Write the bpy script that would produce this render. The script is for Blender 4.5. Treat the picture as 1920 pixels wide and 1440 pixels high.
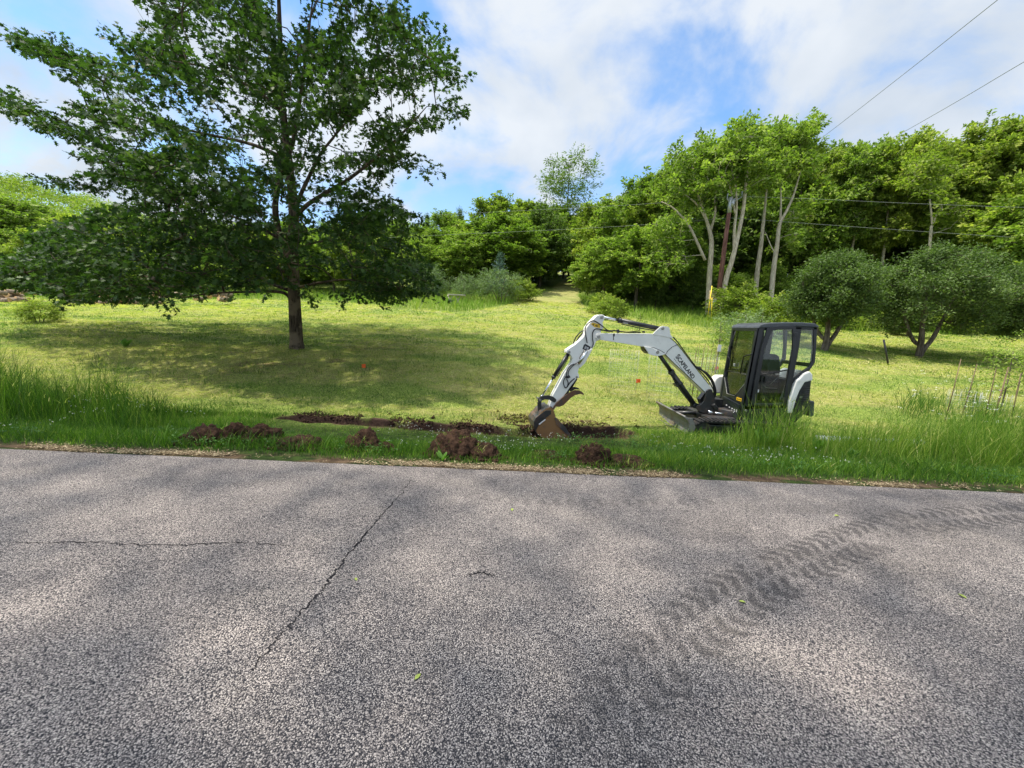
import bpy, bmesh, math, random
import numpy as np
from mathutils import Vector, Matrix, noise as mnoise

for o in list(bpy.data.objects): bpy.data.objects.remove(o, do_unlink=True)
S = bpy.context.scene
COL = S.collection
rad = math.radians

# ------------------------------------------------------------------ camera
CAM = np.array([0.0, 0.0, 1.65]); FPX = 721.0
PITCH, ROLL = rad(8.5), rad(2.5)
F_ = np.array([0, math.cos(PITCH), -math.sin(PITCH)])
U0 = np.array([0, math.sin(PITCH), math.cos(PITCH)]); R0 = np.array([1.0, 0, 0])
U_ = U0*math.cos(ROLL) - R0*math.sin(ROLL); R_ = R0*math.cos(ROLL) + U0*math.sin(ROLL)
cd = bpy.data.cameras.new('camera'); cam = bpy.data.objects.new('camera', cd); COL.objects.link(cam)
cd.sensor_width = 36; cd.lens = 36*FPX/1920; cd.clip_start = .05; cd.clip_end = 3000
cam.matrix_world = Matrix(((R_[0], U_[0], -F_[0], CAM[0]), (R_[1], U_[1], -F_[1], CAM[1]), (R_[2], U_[2], -F_[2], CAM[2]), (0, 0, 0, 1)))
S.camera = cam

# ------------------------------------------------------------------ light
SUN_EL, SUN_AZ = rad(70), rad(-98)        # azimuth measured from +Y towards +X
EXPO = 0.88
sdir = Vector((math.sin(SUN_AZ)*math.cos(SUN_EL), math.cos(SUN_AZ)*math.cos(SUN_EL), math.sin(SUN_EL)))
sl = bpy.data.lights.new('sun', 'SUN'); sl.energy = 3.3; sl.angle = rad(1.2); sl.color = (1, .93, .80)
so = bpy.data.objects.new('sun', sl); COL.objects.link(so); so.rotation_euler = sdir.to_track_quat('Z', 'Y').to_euler()
so.location = (0, 0, 60)
w = bpy.data.worlds.new('World'); S.world = w; w.use_nodes = True
nt = w.node_tree; nt.nodes.clear(); N = nt.nodes.new; L = nt.links.new
out = N('ShaderNodeOutputWorld'); bg = N('ShaderNodeBackground'); sky = N('ShaderNodeTexSky')
sky.sky_type = 'NISHITA'; sky.sun_disc = False; sky.sun_elevation = SUN_EL; sky.sun_rotation = SUN_AZ
sky.air_density = 1.0; sky.dust_density = .6; sky.ozone_density = 1.6
tc = N('ShaderNodeTexCoord'); sx = N('ShaderNodeSeparateXYZ'); L(tc.outputs['Generated'], sx.inputs[0])
def wm(op, a, b=None, c=None):
    n = N('ShaderNodeMath'); n.operation = op
    for i, v in enumerate((a, b, c)):
        if v is None: continue
        if isinstance(v, (int, float)): n.inputs[i].default_value = v
        else: L(v, n.inputs[i])
    return n.outputs[0]
zz = wm('ADD', wm('MAXIMUM', sx.outputs[2], 0.0), .55)
cx = N('ShaderNodeCombineXYZ'); L(wm('DIVIDE', sx.outputs[0], zz), cx.inputs[0]); L(wm('DIVIDE', sx.outputs[1], zz), cx.inputs[1])
SKY_OFF = (3.5, 1.15, 4.0)
mp = N('ShaderNodeMapping'); mp.inputs['Location'].default_value = SKY_OFF; L(cx.outputs[0], mp.inputs[0])
n1 = N('ShaderNodeTexNoise'); n1.inputs['Scale'].default_value = 3.3; n1.inputs['Detail'].default_value = 9; n1.inputs['Roughness'].default_value = .55
n1.inputs['Distortion'].default_value = .25
L(mp.outputs[0], n1.inputs['Vector'])
n2 = N('ShaderNodeTexNoise'); n2.inputs['Scale'].default_value = 3.4; n2.inputs['Detail'].default_value = 5; L(mp.outputs[0], n2.inputs['Vector'])
cr = N('ShaderNodeMapRange'); cr.inputs['From Min'].default_value = .38; cr.inputs['From Max'].default_value = .60; cr.interpolation_type = 'SMOOTHSTEP'
L(n1.outputs['Fac'], cr.inputs['Value'])
hz = N('ShaderNodeMapRange'); hz.inputs['From Min'].default_value = .34; hz.inputs['From Max'].default_value = .08; L(sx.outputs[2], hz.inputs['Value'])
zc_ = N('ShaderNodeMapRange'); zc_.inputs['From Min'].default_value = .66; zc_.inputs['From Max'].default_value = .82; L(sx.outputs[2], zc_.inputs['Value'])   # unseen cloud added overhead for brighter, neutral fill
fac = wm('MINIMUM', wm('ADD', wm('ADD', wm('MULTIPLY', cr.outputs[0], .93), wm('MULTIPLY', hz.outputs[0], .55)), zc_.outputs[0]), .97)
dt = N('ShaderNodeVectorMath'); dt.operation = 'DOT_PRODUCT'; L(tc.outputs['Generated'], dt.inputs[0]); dt.inputs[1].default_value = tuple(sdir)
gl = N('ShaderNodeMapRange'); gl.interpolation_type = 'SMOOTHSTEP'; gl.inputs['From Min'].default_value = .60; gl.inputs['From Max'].default_value = .97; gl.inputs['To Min'].default_value = 1.0; gl.inputs['To Max'].default_value = 3.6; L(dt.outputs['Value'], gl.inputs['Value'])   # thin cloud is brightest round the sun, strengthened out of view for fill
ccol = N('ShaderNodeMix'); ccol.data_type = 'RGBA'
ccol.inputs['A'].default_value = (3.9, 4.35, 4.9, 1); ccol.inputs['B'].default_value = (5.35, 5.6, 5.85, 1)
c2r = N('ShaderNodeMapRange'); c2r.inputs['From Min'].default_value = .36; c2r.inputs['From Max'].default_value = .62; L(n2.outputs['Fac'], c2r.inputs['Value'])
L(c2r.outputs[0], ccol.inputs['Factor'])
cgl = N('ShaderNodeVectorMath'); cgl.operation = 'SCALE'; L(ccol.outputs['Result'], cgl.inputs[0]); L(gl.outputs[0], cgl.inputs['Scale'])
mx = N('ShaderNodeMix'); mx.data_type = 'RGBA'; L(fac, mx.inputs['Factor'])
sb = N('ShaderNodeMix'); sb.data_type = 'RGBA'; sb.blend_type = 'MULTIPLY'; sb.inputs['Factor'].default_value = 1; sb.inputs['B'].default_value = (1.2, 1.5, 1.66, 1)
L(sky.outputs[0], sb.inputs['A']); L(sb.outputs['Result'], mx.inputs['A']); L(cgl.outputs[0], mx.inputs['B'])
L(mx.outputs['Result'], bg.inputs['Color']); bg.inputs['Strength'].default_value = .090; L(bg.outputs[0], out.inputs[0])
S.view_settings.view_transform = 'Standard'; S.view_settings.look = 'None'; S.view_settings.exposure = EXPO; S.view_settings.gamma = 1
S.render.engine = 'CYCLES'

# ------------------------------------------------------------------ geometry helpers
def ray(px, py): return F_*FPX + R_*(px-960) - U_*(py-720)
def W(px, py, y):
    d = ray(px, py); t = (y-CAM[1])/d[1]; return CAM + d*t
def WP(px, py, p0, n):
    d = ray(px, py); t = np.dot(np.asarray(p0)-CAM, n)/np.dot(d, n); return CAM + d*t
def sstep(a, b, x): t = np.clip((x-a)/(b-a), 0, 1); return t*t*(3-2*t)
def _h(ix, iy, s):
    n = (ix.astype(np.int64)*374761393 + iy.astype(np.int64)*668265263 + s*1442695041) & 0x7fffffff
    n = ((n ^ (n >> 13))*1274126177) & 0x7fffffff
    return ((n ^ (n >> 16)) & 0xffff)/65535.0
def vn(x, y, s=0):
    x = np.asarray(x, float); y = np.asarray(y, float)
    ix = np.floor(x); iy = np.floor(y); fx = x-ix; fy = y-iy; fx = fx*fx*(3-2*fx); fy = fy*fy*(3-2*fy)
    a = _h(ix, iy, s); b = _h(ix+1, iy, s); c = _h(ix, iy+1, s); d = _h(ix+1, iy+1, s)
    return (a*(1-fx)+b*fx)*(1-fy) + (c*(1-fx)+d*fx)*fy
def fbm(x, y, s=0, o=4):
    r = 0; a = .5
    for i in range(o): r = r + a*vn(np.asarray(x)*2**i, np.asarray(y)*2**i, s+i*7); a *= .5
    return r/(1-.5**o)
_py = np.array([-40, 4.25, 4.7, 5.4, 6.4, 7.4, 8.3, 9.3, 10.2, 12, 14, 18, 26, 35, 48, 60, 80, 110, 160, 400, 1500])
_pz = np.array([0, 0, -.03, -.17, -.34, -.42, -.43, -.38, -.22, .15, .55, 1.15, 2.4, 3.8, 6.3, 9.0, 13, 17, 20, 22, 22])
_ys = np.concatenate([np.linspace(-40, 30, 1400), np.linspace(30.2, 1500, 3000)])
_zs = np.interp(_ys, _py, _pz)
def H0(x, y):
    x = np.asarray(x, float); y = np.asarray(y, float)
    d = np.clip(y*.03, .12, 3)
    z = (np.interp(y-d*1.5, _py, _pz)+np.interp(y-d*.5, _py, _pz)+np.interp(y+d*.5, _py, _pz)+np.interp(y+d*1.5, _py, _pz))/4
    z = np.where(y < 4.6, np.interp(y, _py, _pz), z)
    z = z - .035*np.clip(-x-6, 0, 60)*sstep(12, 32, y)
    z = z + 23*np.exp(-(((x+190)/75)**2+((y-125)/70)**2))
    return z
def at(px, py):
    d = ray(px, py); t = .5/d[1]; prev = None
    for i in range(1500):
        y = d[1]*t; p = CAM + d*t; g = float(H0(p[0], p[1]))
        if p[2] <= g: return p
        t += max(.02, y*.01)/d[1]
    return p
def Hpx(px, y):
    """ground point at depth y seen at column px (roughly)"""
    p = W(px, 600, y)
    for i in range(4):
        q = W(px, 600, y); z = float(H0(q[0], y))
        # move along the column to that height
        py = 600
        for k in range(12):
            q = W(px, py, y); py += (q[2]-z)*FPX/y*.98
        p = W(px, py, y)
    return np.array([p[0], y, float(H0(p[0], y))])

# trench (cut in the ground)
TR = np.array([at(545, 786)[:2], at(700, 795)[:2], at(850, 806)[:2], at(960, 812)[:2], at(1050, 815)[:2], at(1140, 812)[:2]])
def trdist(x, y):
    best = np.full(np.shape(x), 9.0); tt = np.zeros(np.shape(x))
    for i in range(len(TR)-1):
        a = TR[i]; b = TR[i+1]; ab = b-a; l2 = ab@ab
        t = np.clip(((x-a[0])*ab[0]+(y-a[1])*ab[1])/l2, 0, 1)
        d = np.hypot(x-a[0]-t*ab[0], y-a[1]-t*ab[1])
        m = d < best; best = np.where(m, d, best); tt = np.where(m, (i+t)/(len(TR)-1), tt)
    return best, tt
def H(x, y):
    x = np.asarray(x, float); y = np.asarray(y, float)
    z = H0(x, y)
    z = z + sstep(4.4, 6, y)*((fbm(x*.5, y*.5, 3)-.5)*.10 + (fbm(x*2.5, y*2.5, 9)-.5)*.05)*(1-sstep(30, 60, y)*0)
    d, t = trdist(x, y)
    wd = .16+.26*t + (fbm(x*3, y*3, 21)-.5)*.16
    dep = (.11+.10*sstep(0, .5, t))*(1-sstep(wd, wd+.05, d))
    lip = .05*np.exp(-((d-wd-.14)/.09)**2)*fbm(x*4, y*4, 5)
    return z - dep + lip

# ------------------------------------------------------------------ mesh builders
def obj(name, me, parent=None, mat=None, smooth=False):
    o = bpy.data.objects.new(name, me); COL.objects.link(o)
    if mat is not None: me.materials.append(mat)
    if smooth: me.polygons.foreach_set('use_smooth', [True]*len(me.polygons))
    if parent is not None:
        o.parent = parent
        if parent.parent is None: o.matrix_parent_inverse = Matrix.Translation(-parent.location)
    return o
def tag(o, label=None, cat=None, group=None, kind=None):
    if label: o['label'] = label
    if cat: o['category'] = cat
    if group: o['group'] = group
    if kind: o['kind'] = kind
    return o
def empty(name, loc):
    o = bpy.data.objects.new(name, None); o.location = loc; o.empty_display_size = .2; COL.objects.link(o); return o
def npmesh(name, V, loops, sizes, tint=None, attrs=None):
    me = bpy.data.meshes.new(name); V = np.asarray(V, np.float32)
    me.vertices.add(len(V)); me.vertices.foreach_set('co', V.ravel())
    loops = np.asarray(loops, np.int32).ravel(); sizes = np.asarray(sizes, np.int32)
    me.loops.add(len(loops)); me.loops.foreach_set('vertex_index', loops)
    me.polygons.add(len(sizes)); st = np.zeros(len(sizes), np.int32); st[1:] = np.cumsum(sizes)[:-1]
    me.polygons.foreach_set('loop_start', st); me.polygons.foreach_set('loop_total', sizes)
    me.update(calc_edges=True)
    if tint is not None:
        a = me.attributes.new('tint', 'FLOAT', 'POINT'); a.data.foreach_set('value', np.asarray(tint, np.float32))
    for k, v in (attrs or {}).items():
        a = me.attributes.new(k, 'FLOAT', 'POINT'); a.data.foreach_set('value', np.asarray(v, np.float32))
    return me
def grid_mesh(name, xs, ys, zf, attrs=None):
    X, Y = np.meshgrid(xs, ys); Z = zf(X, Y); nx, ny = len(xs), len(ys)
    V = np.stack([X, Y, Z], -1).reshape(-1, 3)
    i = np.arange(nx-1)[None, :] + np.arange(ny-1)[:, None]*nx
    q = np.stack([i, i+1, i+1+nx, i+nx], -1).reshape(-1, 4)
    return npmesh(name, V, q, np.full(len(q), 4), attrs={k: f(X, Y).ravel() for k, f in (attrs or {}).items()})
class MB:
    """collects solids, builds ONE mesh"""
    def __init__(s): s.v = []; s.f = []; s.sm = []
    def add(s, vs, fs, smooth=False):
        b = len(s.v); s.v += [tuple(map(float, v)) for v in vs]
        s.f += [tuple(b+i for i in f) for f in fs]; s.sm += [smooth]*len(fs); return s
    def prism(s, poly, off):
        """poly: 3D points in a plane; off: 3D extrusion vector"""
        n = len(poly); p = [np.asarray(q, float) for q in poly]; off = np.asarray(off, float)
        return s.add(p+[q+off for q in p], [tuple(range(n)), tuple(range(2*n-1, n-1, -1))]+[(i, i+n, (i+1) % n+n, (i+1) % n) for i in range(n)])
    def ring(s, outer, inner, off):
        n = len(outer); o = [np.asarray(q, float) for q in outer]; i_ = [np.asarray(q, float) for q in inner]; off = np.asarray(off, float)
        vs = o+i_+[q+off for q in o]+[q+off for q in i_]; fs = []
        for k in range(n):
            j = (k+1) % n
            fs += [(k, j, n+j, n+k), (2*n+k, 3*n+k, 3*n+j, 2*n+j), (k, 2*n+k, 2*n+j, j), (n+k, n+j, 3*n+j, 3*n+k)]
        return s.add(vs, fs)
    def box(s, a, b):
        a = np.asarray(a, float); b = np.asarray(b, float)
        return s.prism([(a[0], a[1], a[2]), (b[0], a[1], a[2]), (b[0], a[1], b[2]), (a[0], a[1], b[2])], (0, b[1]-a[1], 0))
    def tube(s, pts, r, k=8, smooth=True):
        pts = [np.asarray(p, float) for p in pts]; rs = r if hasattr(r, '__len__') else [r]*len(pts)
        vs = []; up = np.array([.13, .21, .97])
        for i, p in enumerate(pts):
            t = pts[min(i+1, len(pts)-1)]-pts[max(i-1, 0)]; t = t/(np.linalg.norm(t)+1e-9)
            a = np.cross(t, up)
            if np.linalg.norm(a) < .1: a = np.cross(t, [1, 0, 0])
            a /= np.linalg.norm(a); b = np.cross(t, a)
            vs += [p+(a*math.cos(2*math.pi*j/k)+b*math.sin(2*math.pi*j/k))*rs[i] for j in range(k)]
        fs = [(i*k+j, i*k+(j+1) % k, (i+1)*k+(j+1) % k, (i+1)*k+j) for i in range(len(pts)-1) for j in range(k)]
        n = len(pts)-1
        s.add(vs, fs, smooth); b0 = len(s.v)-len(vs)
        s.f += [tuple(b0+j for j in range(k-1, -1, -1)), tuple(b0+n*k+j for j in range(k))]; s.sm += [False, False]
        return s
    def mesh(s, name):
        me = bpy.data.meshes.new(name); me.from_pydata(s.v, [], s.f); me.polygons.foreach_set('use_smooth', s.sm); me.update(); return me
    def build(s, name, mat, parent=None, bevel=0):
        me = s.mesh(name); bm = bmesh.new(); bm.from_mesh(me); bmesh.ops.recalc_face_normals(bm, faces=bm.faces)
        if bevel:
            es = [e for e in bm.edges if len(e.link_faces) == 2 and e.calc_face_angle(0) > .5]
            bmesh.ops.bevel(bm, geom=es, offset=bevel, segments=2, affect='EDGES', clamp_overlap=True, profile=.5)
        bm.to_mesh(me); bm.free()
        return obj(name, me, parent, mat)
def spline(pts, n=6):
    pts = [np.asarray(p, float) for p in pts]; P = [2*pts[0]-pts[1]]+pts+[2*pts[-1]-pts[-2]]; out = []
    for i in range(1, len(P)-2):
        for k in range(n):
            t = k/n; a, b, c, d = P[i-1], P[i], P[i+1], P[i+2]
            out.append(.5*((2*b)+(-a+c)*t+(2*a-5*b+4*c-d)*t*t+(-a+3*b-3*c+d)*t**3))
    out.append(pts[-1]); return out

# ------------------------------------------------------------------ materials
def newmat(name):
    m = bpy.data.materials.new(name); m.use_nodes = True; t = m.node_tree; t.nodes.clear(); return m, t
class NT:
    def __init__(s, m): s.t = m.node_tree
    def n(s, k, **kw):
        n = s.t.nodes.new(k)
        for a, v in kw.items(): setattr(n, a, v)
        return n
    def l(s, a, b): s.t.links.new(a, b)
    def noise(s, scale, detail=3, vec=None, rough=.5, dist=0):
        n = s.n('ShaderNodeTexNoise'); n.inputs['Scale'].default_value = scale; n.inputs['Detail'].default_value = detail
        n.inputs['Roughness'].default_value = rough; n.inputs['Distortion'].default_value = dist
        if vec is not None: s.l(vec, n.inputs['Vector'])
        return n.outputs['Fac']
    def m(s, op, a, b=None, c=None):
        n = s.n('ShaderNodeMath', operation=op)
        for i, v in enumerate((a, b, c)):
            if v is None: continue
            if isinstance(v, (int, float)): n.inputs[i].default_value = v
            else: s.l(v, n.inputs[i])
        return n.outputs[0]
    def mr(s, v, a, b, c=0, d=1, smooth=True):
        n = s.n('ShaderNodeMapRange'); n.interpolation_type = 'SMOOTHSTEP' if smooth else 'LINEAR'
        for k, q in (('From Min', a), ('From Max', b), ('To Min', c), ('To Max', d)): n.inputs[k].default_value = q
        s.l(v, n.inputs['Value']); return n.outputs[0]
    def mix(s, f, a, b, mode='MIX'):
        n = s.n('ShaderNodeMix', data_type='RGBA', blend_type=mode)
        for k, v in (('Factor', f), ('A', a), ('B', b)):
            i = n.inputs[k]
            if isinstance(v, (int, float)): i.default_value = v
            elif isinstance(v, tuple): i.default_value = v if len(v) == 4 else v+(1,)
            else: s.l(v, i)
        return n.outputs['Result']
    def ramp(s, v, stops):
        n = s.n('ShaderNodeValToRGB'); e = n.color_ramp.elements
        while len(e) < len(stops): e.new(.5)
        for i, (p, c) in enumerate(stops): e[i].position = p; e[i].color = c+(1,)
        s.l(v, n.inputs[0]); return n.outputs[0]
    def attr(s, name): return s.n('ShaderNodeAttribute', attribute_name=name).outputs['Fac']
    def pos(s): return s.n('ShaderNodeNewGeometry').outputs['Position']
    def objc(s): return s.n('ShaderNodeTexCoord').outputs['Object']
    def scale(s, vec, sc):
        n = s.n('ShaderNodeMapping'); n.inputs['Scale'].default_value = sc; s.l(vec, n.inputs[0]); return n.outputs[0]
    def bump(s, h, st, dist=.01):
        n = s.n('ShaderNodeBump'); n.inputs['Strength'].default_value = st; n.inputs['Distance'].default_value = dist; s.l(h, n.inputs['Height']); return n.outputs[0]
    def princ(s, col, rough=.6, spec=.3, metal=0, normal=None, **kw):
        p = s.n('ShaderNodeBsdfPrincipled')
        for k, v in (('Base Color', col), ('Roughness', rough), ('Specular IOR Level', spec), ('Metallic', metal)):
            if isinstance(v, (int, float)): p.inputs[k].default_value = v
            elif isinstance(v, tuple): p.inputs[k].default_value = v+(1,)
            else: s.l(v, p.inputs[k])
        if normal is not None: s.l(normal, p.inputs['Normal'])
        for k, v in kw.items(): p.inputs[k].default_value = v
        return p
    def out(s, sh): o = s.n('ShaderNodeOutputMaterial'); s.l(sh, o.inputs[0]); return o
def leaf_mat(name, stops, trans=.35, rough=.45, spec=.25, tcol=(1.0, 1.25, .45), hueamt=.25):
    m, _ = newmat(name); t = NT(m)
    rnd = t.n('ShaderNodeObjectInfo').outputs['Random']
    v = t.m('ADD', t.attr('tint'), t.m('MULTIPLY', t.m('SUBTRACT', rnd, .5), hueamt))
    c = t.ramp(v, stops)
    p = t.princ(c, rough, spec)
    tr = t.n('ShaderNodeBsdfTranslucent'); t.l(t.mix(1.0, c, tcol, 'MULTIPLY'), tr.inputs[0])
    ms = t.n('ShaderNodeMixShader'); ms.inputs[0].default_value = trans; t.l(p.outputs[0], ms.inputs[1]); t.l(tr.outputs[0], ms.inputs[2])
    t.out(ms.outputs[0]); return m
def simple(name, col, rough=.5, spec=.4, metal=0, var=.12, sc=6, bump=0, bsc=60, dirt=None, dirtamt=.4, dsc=3):
    m, _ = newmat(name); t = NT(m); v = t.objc()
    n = t.noise(sc, 5, v)
    c = t.mix(t.mr(n, .3, .7), tuple(x*(1-var) for x in col), tuple(min(1, x*(1+var)) for x in col))
    r = rough
    if dirt:
        d = t.mr(t.noise(dsc, 8, v, .7), .62-dirtamt*.35, .82-dirtamt*.35)
        c = t.mix(t.m('MULTIPLY', d, dirtamt*1.6 if dirtamt < .6 else .95), c, dirt); r = t.m('ADD', t.m('MULTIPLY', d, .3), rough)
    nb = t.bump(t.noise(bsc, 6, v), bump) if bump else None
    t.out(t.princ(c, r, spec, metal, nb).outputs[0]); return m
# ------------------------------------------------------------------ vegetation materials
M = {}
M['oak_leaf'] = leaf_mat('oak_leaf', [(0, (.024, .050, .014)), (.5, (.046, .092, .024)), (1, (.115, .175, .052))], .40, .5, .2, hueamt=0)
M['wood_leaf'] = leaf_mat('wood_leaf', [(0, (0.073, 0.119, 0.020)), (.5, (0.175, 0.259, 0.046)), (1, (0.393, 0.463, 0.110))], .42, .5, .15)
M['wood_leaf2'] = leaf_mat('wood_leaf2', [(0, (0.098, 0.144, 0.023)), (.5, (0.234, 0.306, 0.052)), (1, (0.468, 0.500, 0.115))], .42, .5, .15)
M['dark_leaf'] = leaf_mat('dark_leaf', [(0, (0.060, 0.100, 0.023)), (.5, (0.127, 0.195, 0.048)), (1, (0.254, 0.325, 0.090))], .35, .5, .15)
M['grey_leaf'] = leaf_mat('grey_leaf', [(0, (0.078, 0.125, 0.054)), (.5, (0.156, 0.225, 0.096)), (1, (0.260, 0.338, 0.156))], .3)
M['blue_leaf'] = leaf_mat('blue_leaf', [(0, (.05, .10, .08)), (.5, (.11, .19, .16)), (1, (.2, .30, .27))], .15)
M['apple_leaf'] = leaf_mat('apple_leaf', [(0, (.048, .080, .024)), (.5, (.105, .160, .050)), (1, (.20, .27, .095))], .34, .55, .15)
M['grass'] = leaf_mat('grass', [(0, (0.026, 0.072, 0.011)), (.3, (0.078, 0.172, 0.021)), (.55, (0.177, 0.301, 0.034)), (.75, (0.354, 0.422, 0.079)), (.9, (0.521, 0.489, 0.179)), (1, (0.645, 0.579, 0.294))], .38, .5, .2, hueamt=0)
def bark(name, c1, c2, sc=(14, 14, 2.5), lichen=None):
    m, _ = newmat(name); t = NT(m); v = t.scale(t.objc(), sc)
    n = t.noise(1.0, 8, v, .65); c = t.mix(t.mr(n, .35, .65), c1, c2)
    if lichen: c = t.mix(t.mr(t.noise(2.2, 4, t.objc()), .5, .62), c, lichen)
    t.out(t.princ(c, .9, .1, 0, t.bump(n, .8, .02)).outputs[0]); return m
M['oak_bark'] = bark('oak_bark', (.030, .022, .016), (.115, .088, .064), lichen=(.17, .13, .09))
M['pale_bark'] = bark('pale_bark', (.38, .31, .22), (.70, .61, .47))
M['grey_bark'] = bark('grey_bark', (.07, .055, .042), (.20, .165, .13))

# ------------------------------------------------------------------ tree machinery
def tubes(E0, E1, R0_, R1_, k):
    n = len(E0); t = E1-E0; t /= (np.linalg.norm(t, axis=1, keepdims=True)+1e-9)
    up = np.tile([.3, .2, .93], (n, 1)); a = np.cross(t, up); a /= (np.linalg.norm(a, axis=1, keepdims=True)+1e-6); b = np.cross(t, a)
    ang = np.arange(k)*2*np.pi/k
    off = a[:, None, :]*np.cos(ang)[None, :, None]+b[:, None, :]*np.sin(ang)[None, :, None]
    V = np.concatenate([E0[:, None]+off*R0_[:, None, None], (E1+t*R1_[:, None]*.4)[:, None]+off*R1_[:, None, None]], 1)
    j = np.arange(k); q = np.stack([j, (j+1) % k, (j+1) % k+k, j+k], -1)[None]+(np.arange(n)*2*k)[:, None, None]
    return V.reshape(-1, 3), q.reshape(-1, 4)
def grow(trunks, centers, rng, step=.5, up=.6, rtip=.008, pw=.48, k=5, kt=10):
    """trunks: list of (points, radii); centres: cluster centres. returns a wood mesh"""
    nodes = []; par = []; fixed = []
    tv, tf = [], []; tm = MB()
    for pts, rr in trunks:
        P = spline(pts, 4); R = np.interp(np.linspace(0, len(pts)-1, len(P)), range(len(pts)), rr)
        tm.tube(P, list(R), kt)
        for p, r in zip(P, R): nodes.append(p); par.append(-1); fixed.append(r)
    nodes = [np.asarray(n) for n in nodes]; nt0 = len(nodes)
    A = np.zeros((nt0+len(centers)*40, 3)); A[:nt0] = nodes; n = nt0
    FR = np.array(fixed)
    d0 = np.array([np.min(np.linalg.norm(A[:nt0]-c, axis=1)) for c in centers])
    par = list(par)
    for ci in np.argsort(d0):
        c = centers[ci]; v = c-A[:n]; d = np.linalg.norm(v, axis=1); hd = np.hypot(v[:, 0], v[:, 1])
        cost = d+up*np.maximum(0, -v[:, 2]+.12*hd)
        cost[:nt0] += np.where(FR < .02, .3, 0)
        j = int(np.argmin(cost)); a = A[j].copy(); L_ = d[j]; m = max(1, int(math.ceil(L_/step))); m = min(m, 30)
        side = rng.normal(0, .06*L_, 3); bow = np.array([0, 0, .10*L_])
        prev = j
        for i in range(1, m+1):
            t = i/m; p = a+(c-a)*t+(side+bow)*math.sin(math.pi*t)
            A[n] = p; par.append(prev); prev = n; n += 1
    par = np.array(par); load = np.zeros(n); haschild = np.zeros(n, bool)
    for i in range(n-1, nt0-1, -1):
        load[i] = max(load[i], 1) if load[i] == 0 else load[i]
        if par[i] >= 0: load[par[i]] += load[i]
    r = rtip*np.maximum(load, 1)**pw
    i = np.arange(nt0, n); p = par[i]
    r1 = r[i]; r0 = r[p].copy(); onT = p < nt0; r0[onT] = np.minimum(r1[onT]*1.25, FR[p[onT]]); r1 = np.minimum(r1, r0)
    V, Q = tubes(A[p], A[i], r0, r1, k)
    tV = np.array(tm.v); loops = list(Q.ravel()); sizes = [4]*len(Q); b = len(V)
    for f in tm.f: loops += [b+q for q in f]; sizes.append(len(f))
    me = npmesh('trunk', np.concatenate([V, tV]), loops, sizes)
    me.polygons.foreach_set('use_smooth', [True]*len(me.polygons)); return me
OAKL = np.array([(0, 0), (.05, .10), (.24, .12), (.10, .27), (.42, .42), (.13, .50), (.30, .74), (.07, .76), (0, 1), (-.07, .76), (-.30, .74), (-.13, .50), (-.42, .42), (-.10, .27), (-.24, .12), (-.05, .10)])
OVAL = np.array([(0, 0), (.24, .35), (.20, .7), (0, 1), (-.20, .7), (-.24, .35)])
RHOM = np.array([(0, 0), (.27, .45), (0, 1), (-.27, .45)])
NARR = np.array([(0, 0), (.14, .45), (0, 1), (-.14, .45)])
def leaves(C, rng, n, cr, size, tmpl=RHOM, flat=.75, tint0=.5, ctint=.18, ltint=.12, droop=.2, upz=.8, tintf=None, spray=0, origin=None):
    """leaf cloud round cluster centres C: returns mesh"""
    m = len(C); K = m*n; c = np.repeat(C, n, 0)
    o = rng.normal(0, 1, (K, 3)); o /= np.linalg.norm(o, axis=1, keepdims=True)+1e-9; o *= (rng.random((K, 1))**.45)*cr; o[:, 2] *= flat
    if spray:
        ax = C-(np.mean(C, 0) if origin is None else origin); ax = ax/(np.linalg.norm(ax, axis=1, keepdims=True)+1e-6)+rng.normal(0, .35, (m, 3)); ax[:, 2] = ax[:, 2]*.6-.05; ax /= np.linalg.norm(ax, axis=1, keepdims=True)
        u = rng.uniform(-.7, 1, (K, 1)); o = o*(.62-.35*u)+np.repeat(ax, n, 0)*u*spray*np.repeat(rng.uniform(.6, 1.3, (m, 1)), n, 0)
    P = c+o
    z = rng.normal(0, .55, (K, 3)); z[:, 2] += upz; z /= np.linalg.norm(z, axis=1, keepdims=True)
    dr = o/(np.linalg.norm(o, axis=1, keepdims=True)+1e-6)+rng.normal(0, .5, (K, 3)); dr[:, 2] -= droop*2
    y = dr-z*np.sum(dr*z, 1, keepdims=True); y /= np.linalg.norm(y, axis=1, keepdims=True)+1e-6; x = np.cross(y, z)
    s = size*(.65+.7*rng.random(K)); T = len(tmpl)
    V = P[:, None]+x[:, None]*(tmpl[None, :, 0:1]*s[:, None, None])+y[:, None]*(tmpl[None, :, 1:2]*s[:, None, None])
    V = V+z[:, None]*((np.abs(tmpl[:, 0])**1.0)[None, :, None]*.35*s[:, None, None])
    ti = tint0+np.repeat(rng.normal(0, ctint, m), n)+rng.normal(0, ltint, K)
    if tintf is not None: ti = ti+tintf(P)
    return npmesh('crown', V.reshape(-1, 3), np.arange(K*T), np.full(K, T), tint=np.repeat(np.clip(ti, 0, 1), T))
def blob_centers(rng, blobs, n, shell=.3):
    """blobs: (x,y,z,rx,ry,rz)"""
    B = np.array(blobs, float); vol = (B[:, 3]*B[:, 4]*B[:, 5])**(2/3); k = rng.choice(len(B), n, p=vol/vol.sum())
    o = rng.normal(0, 1, (n, 3)); o /= np.linalg.norm(o, axis=1, keepdims=True); o *= (shell+(1-shell)*rng.random((n, 1)))*(1+.8*rng.random((n, 1))**5)
    return B[k, :3]+o*B[k, 3:]
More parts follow.
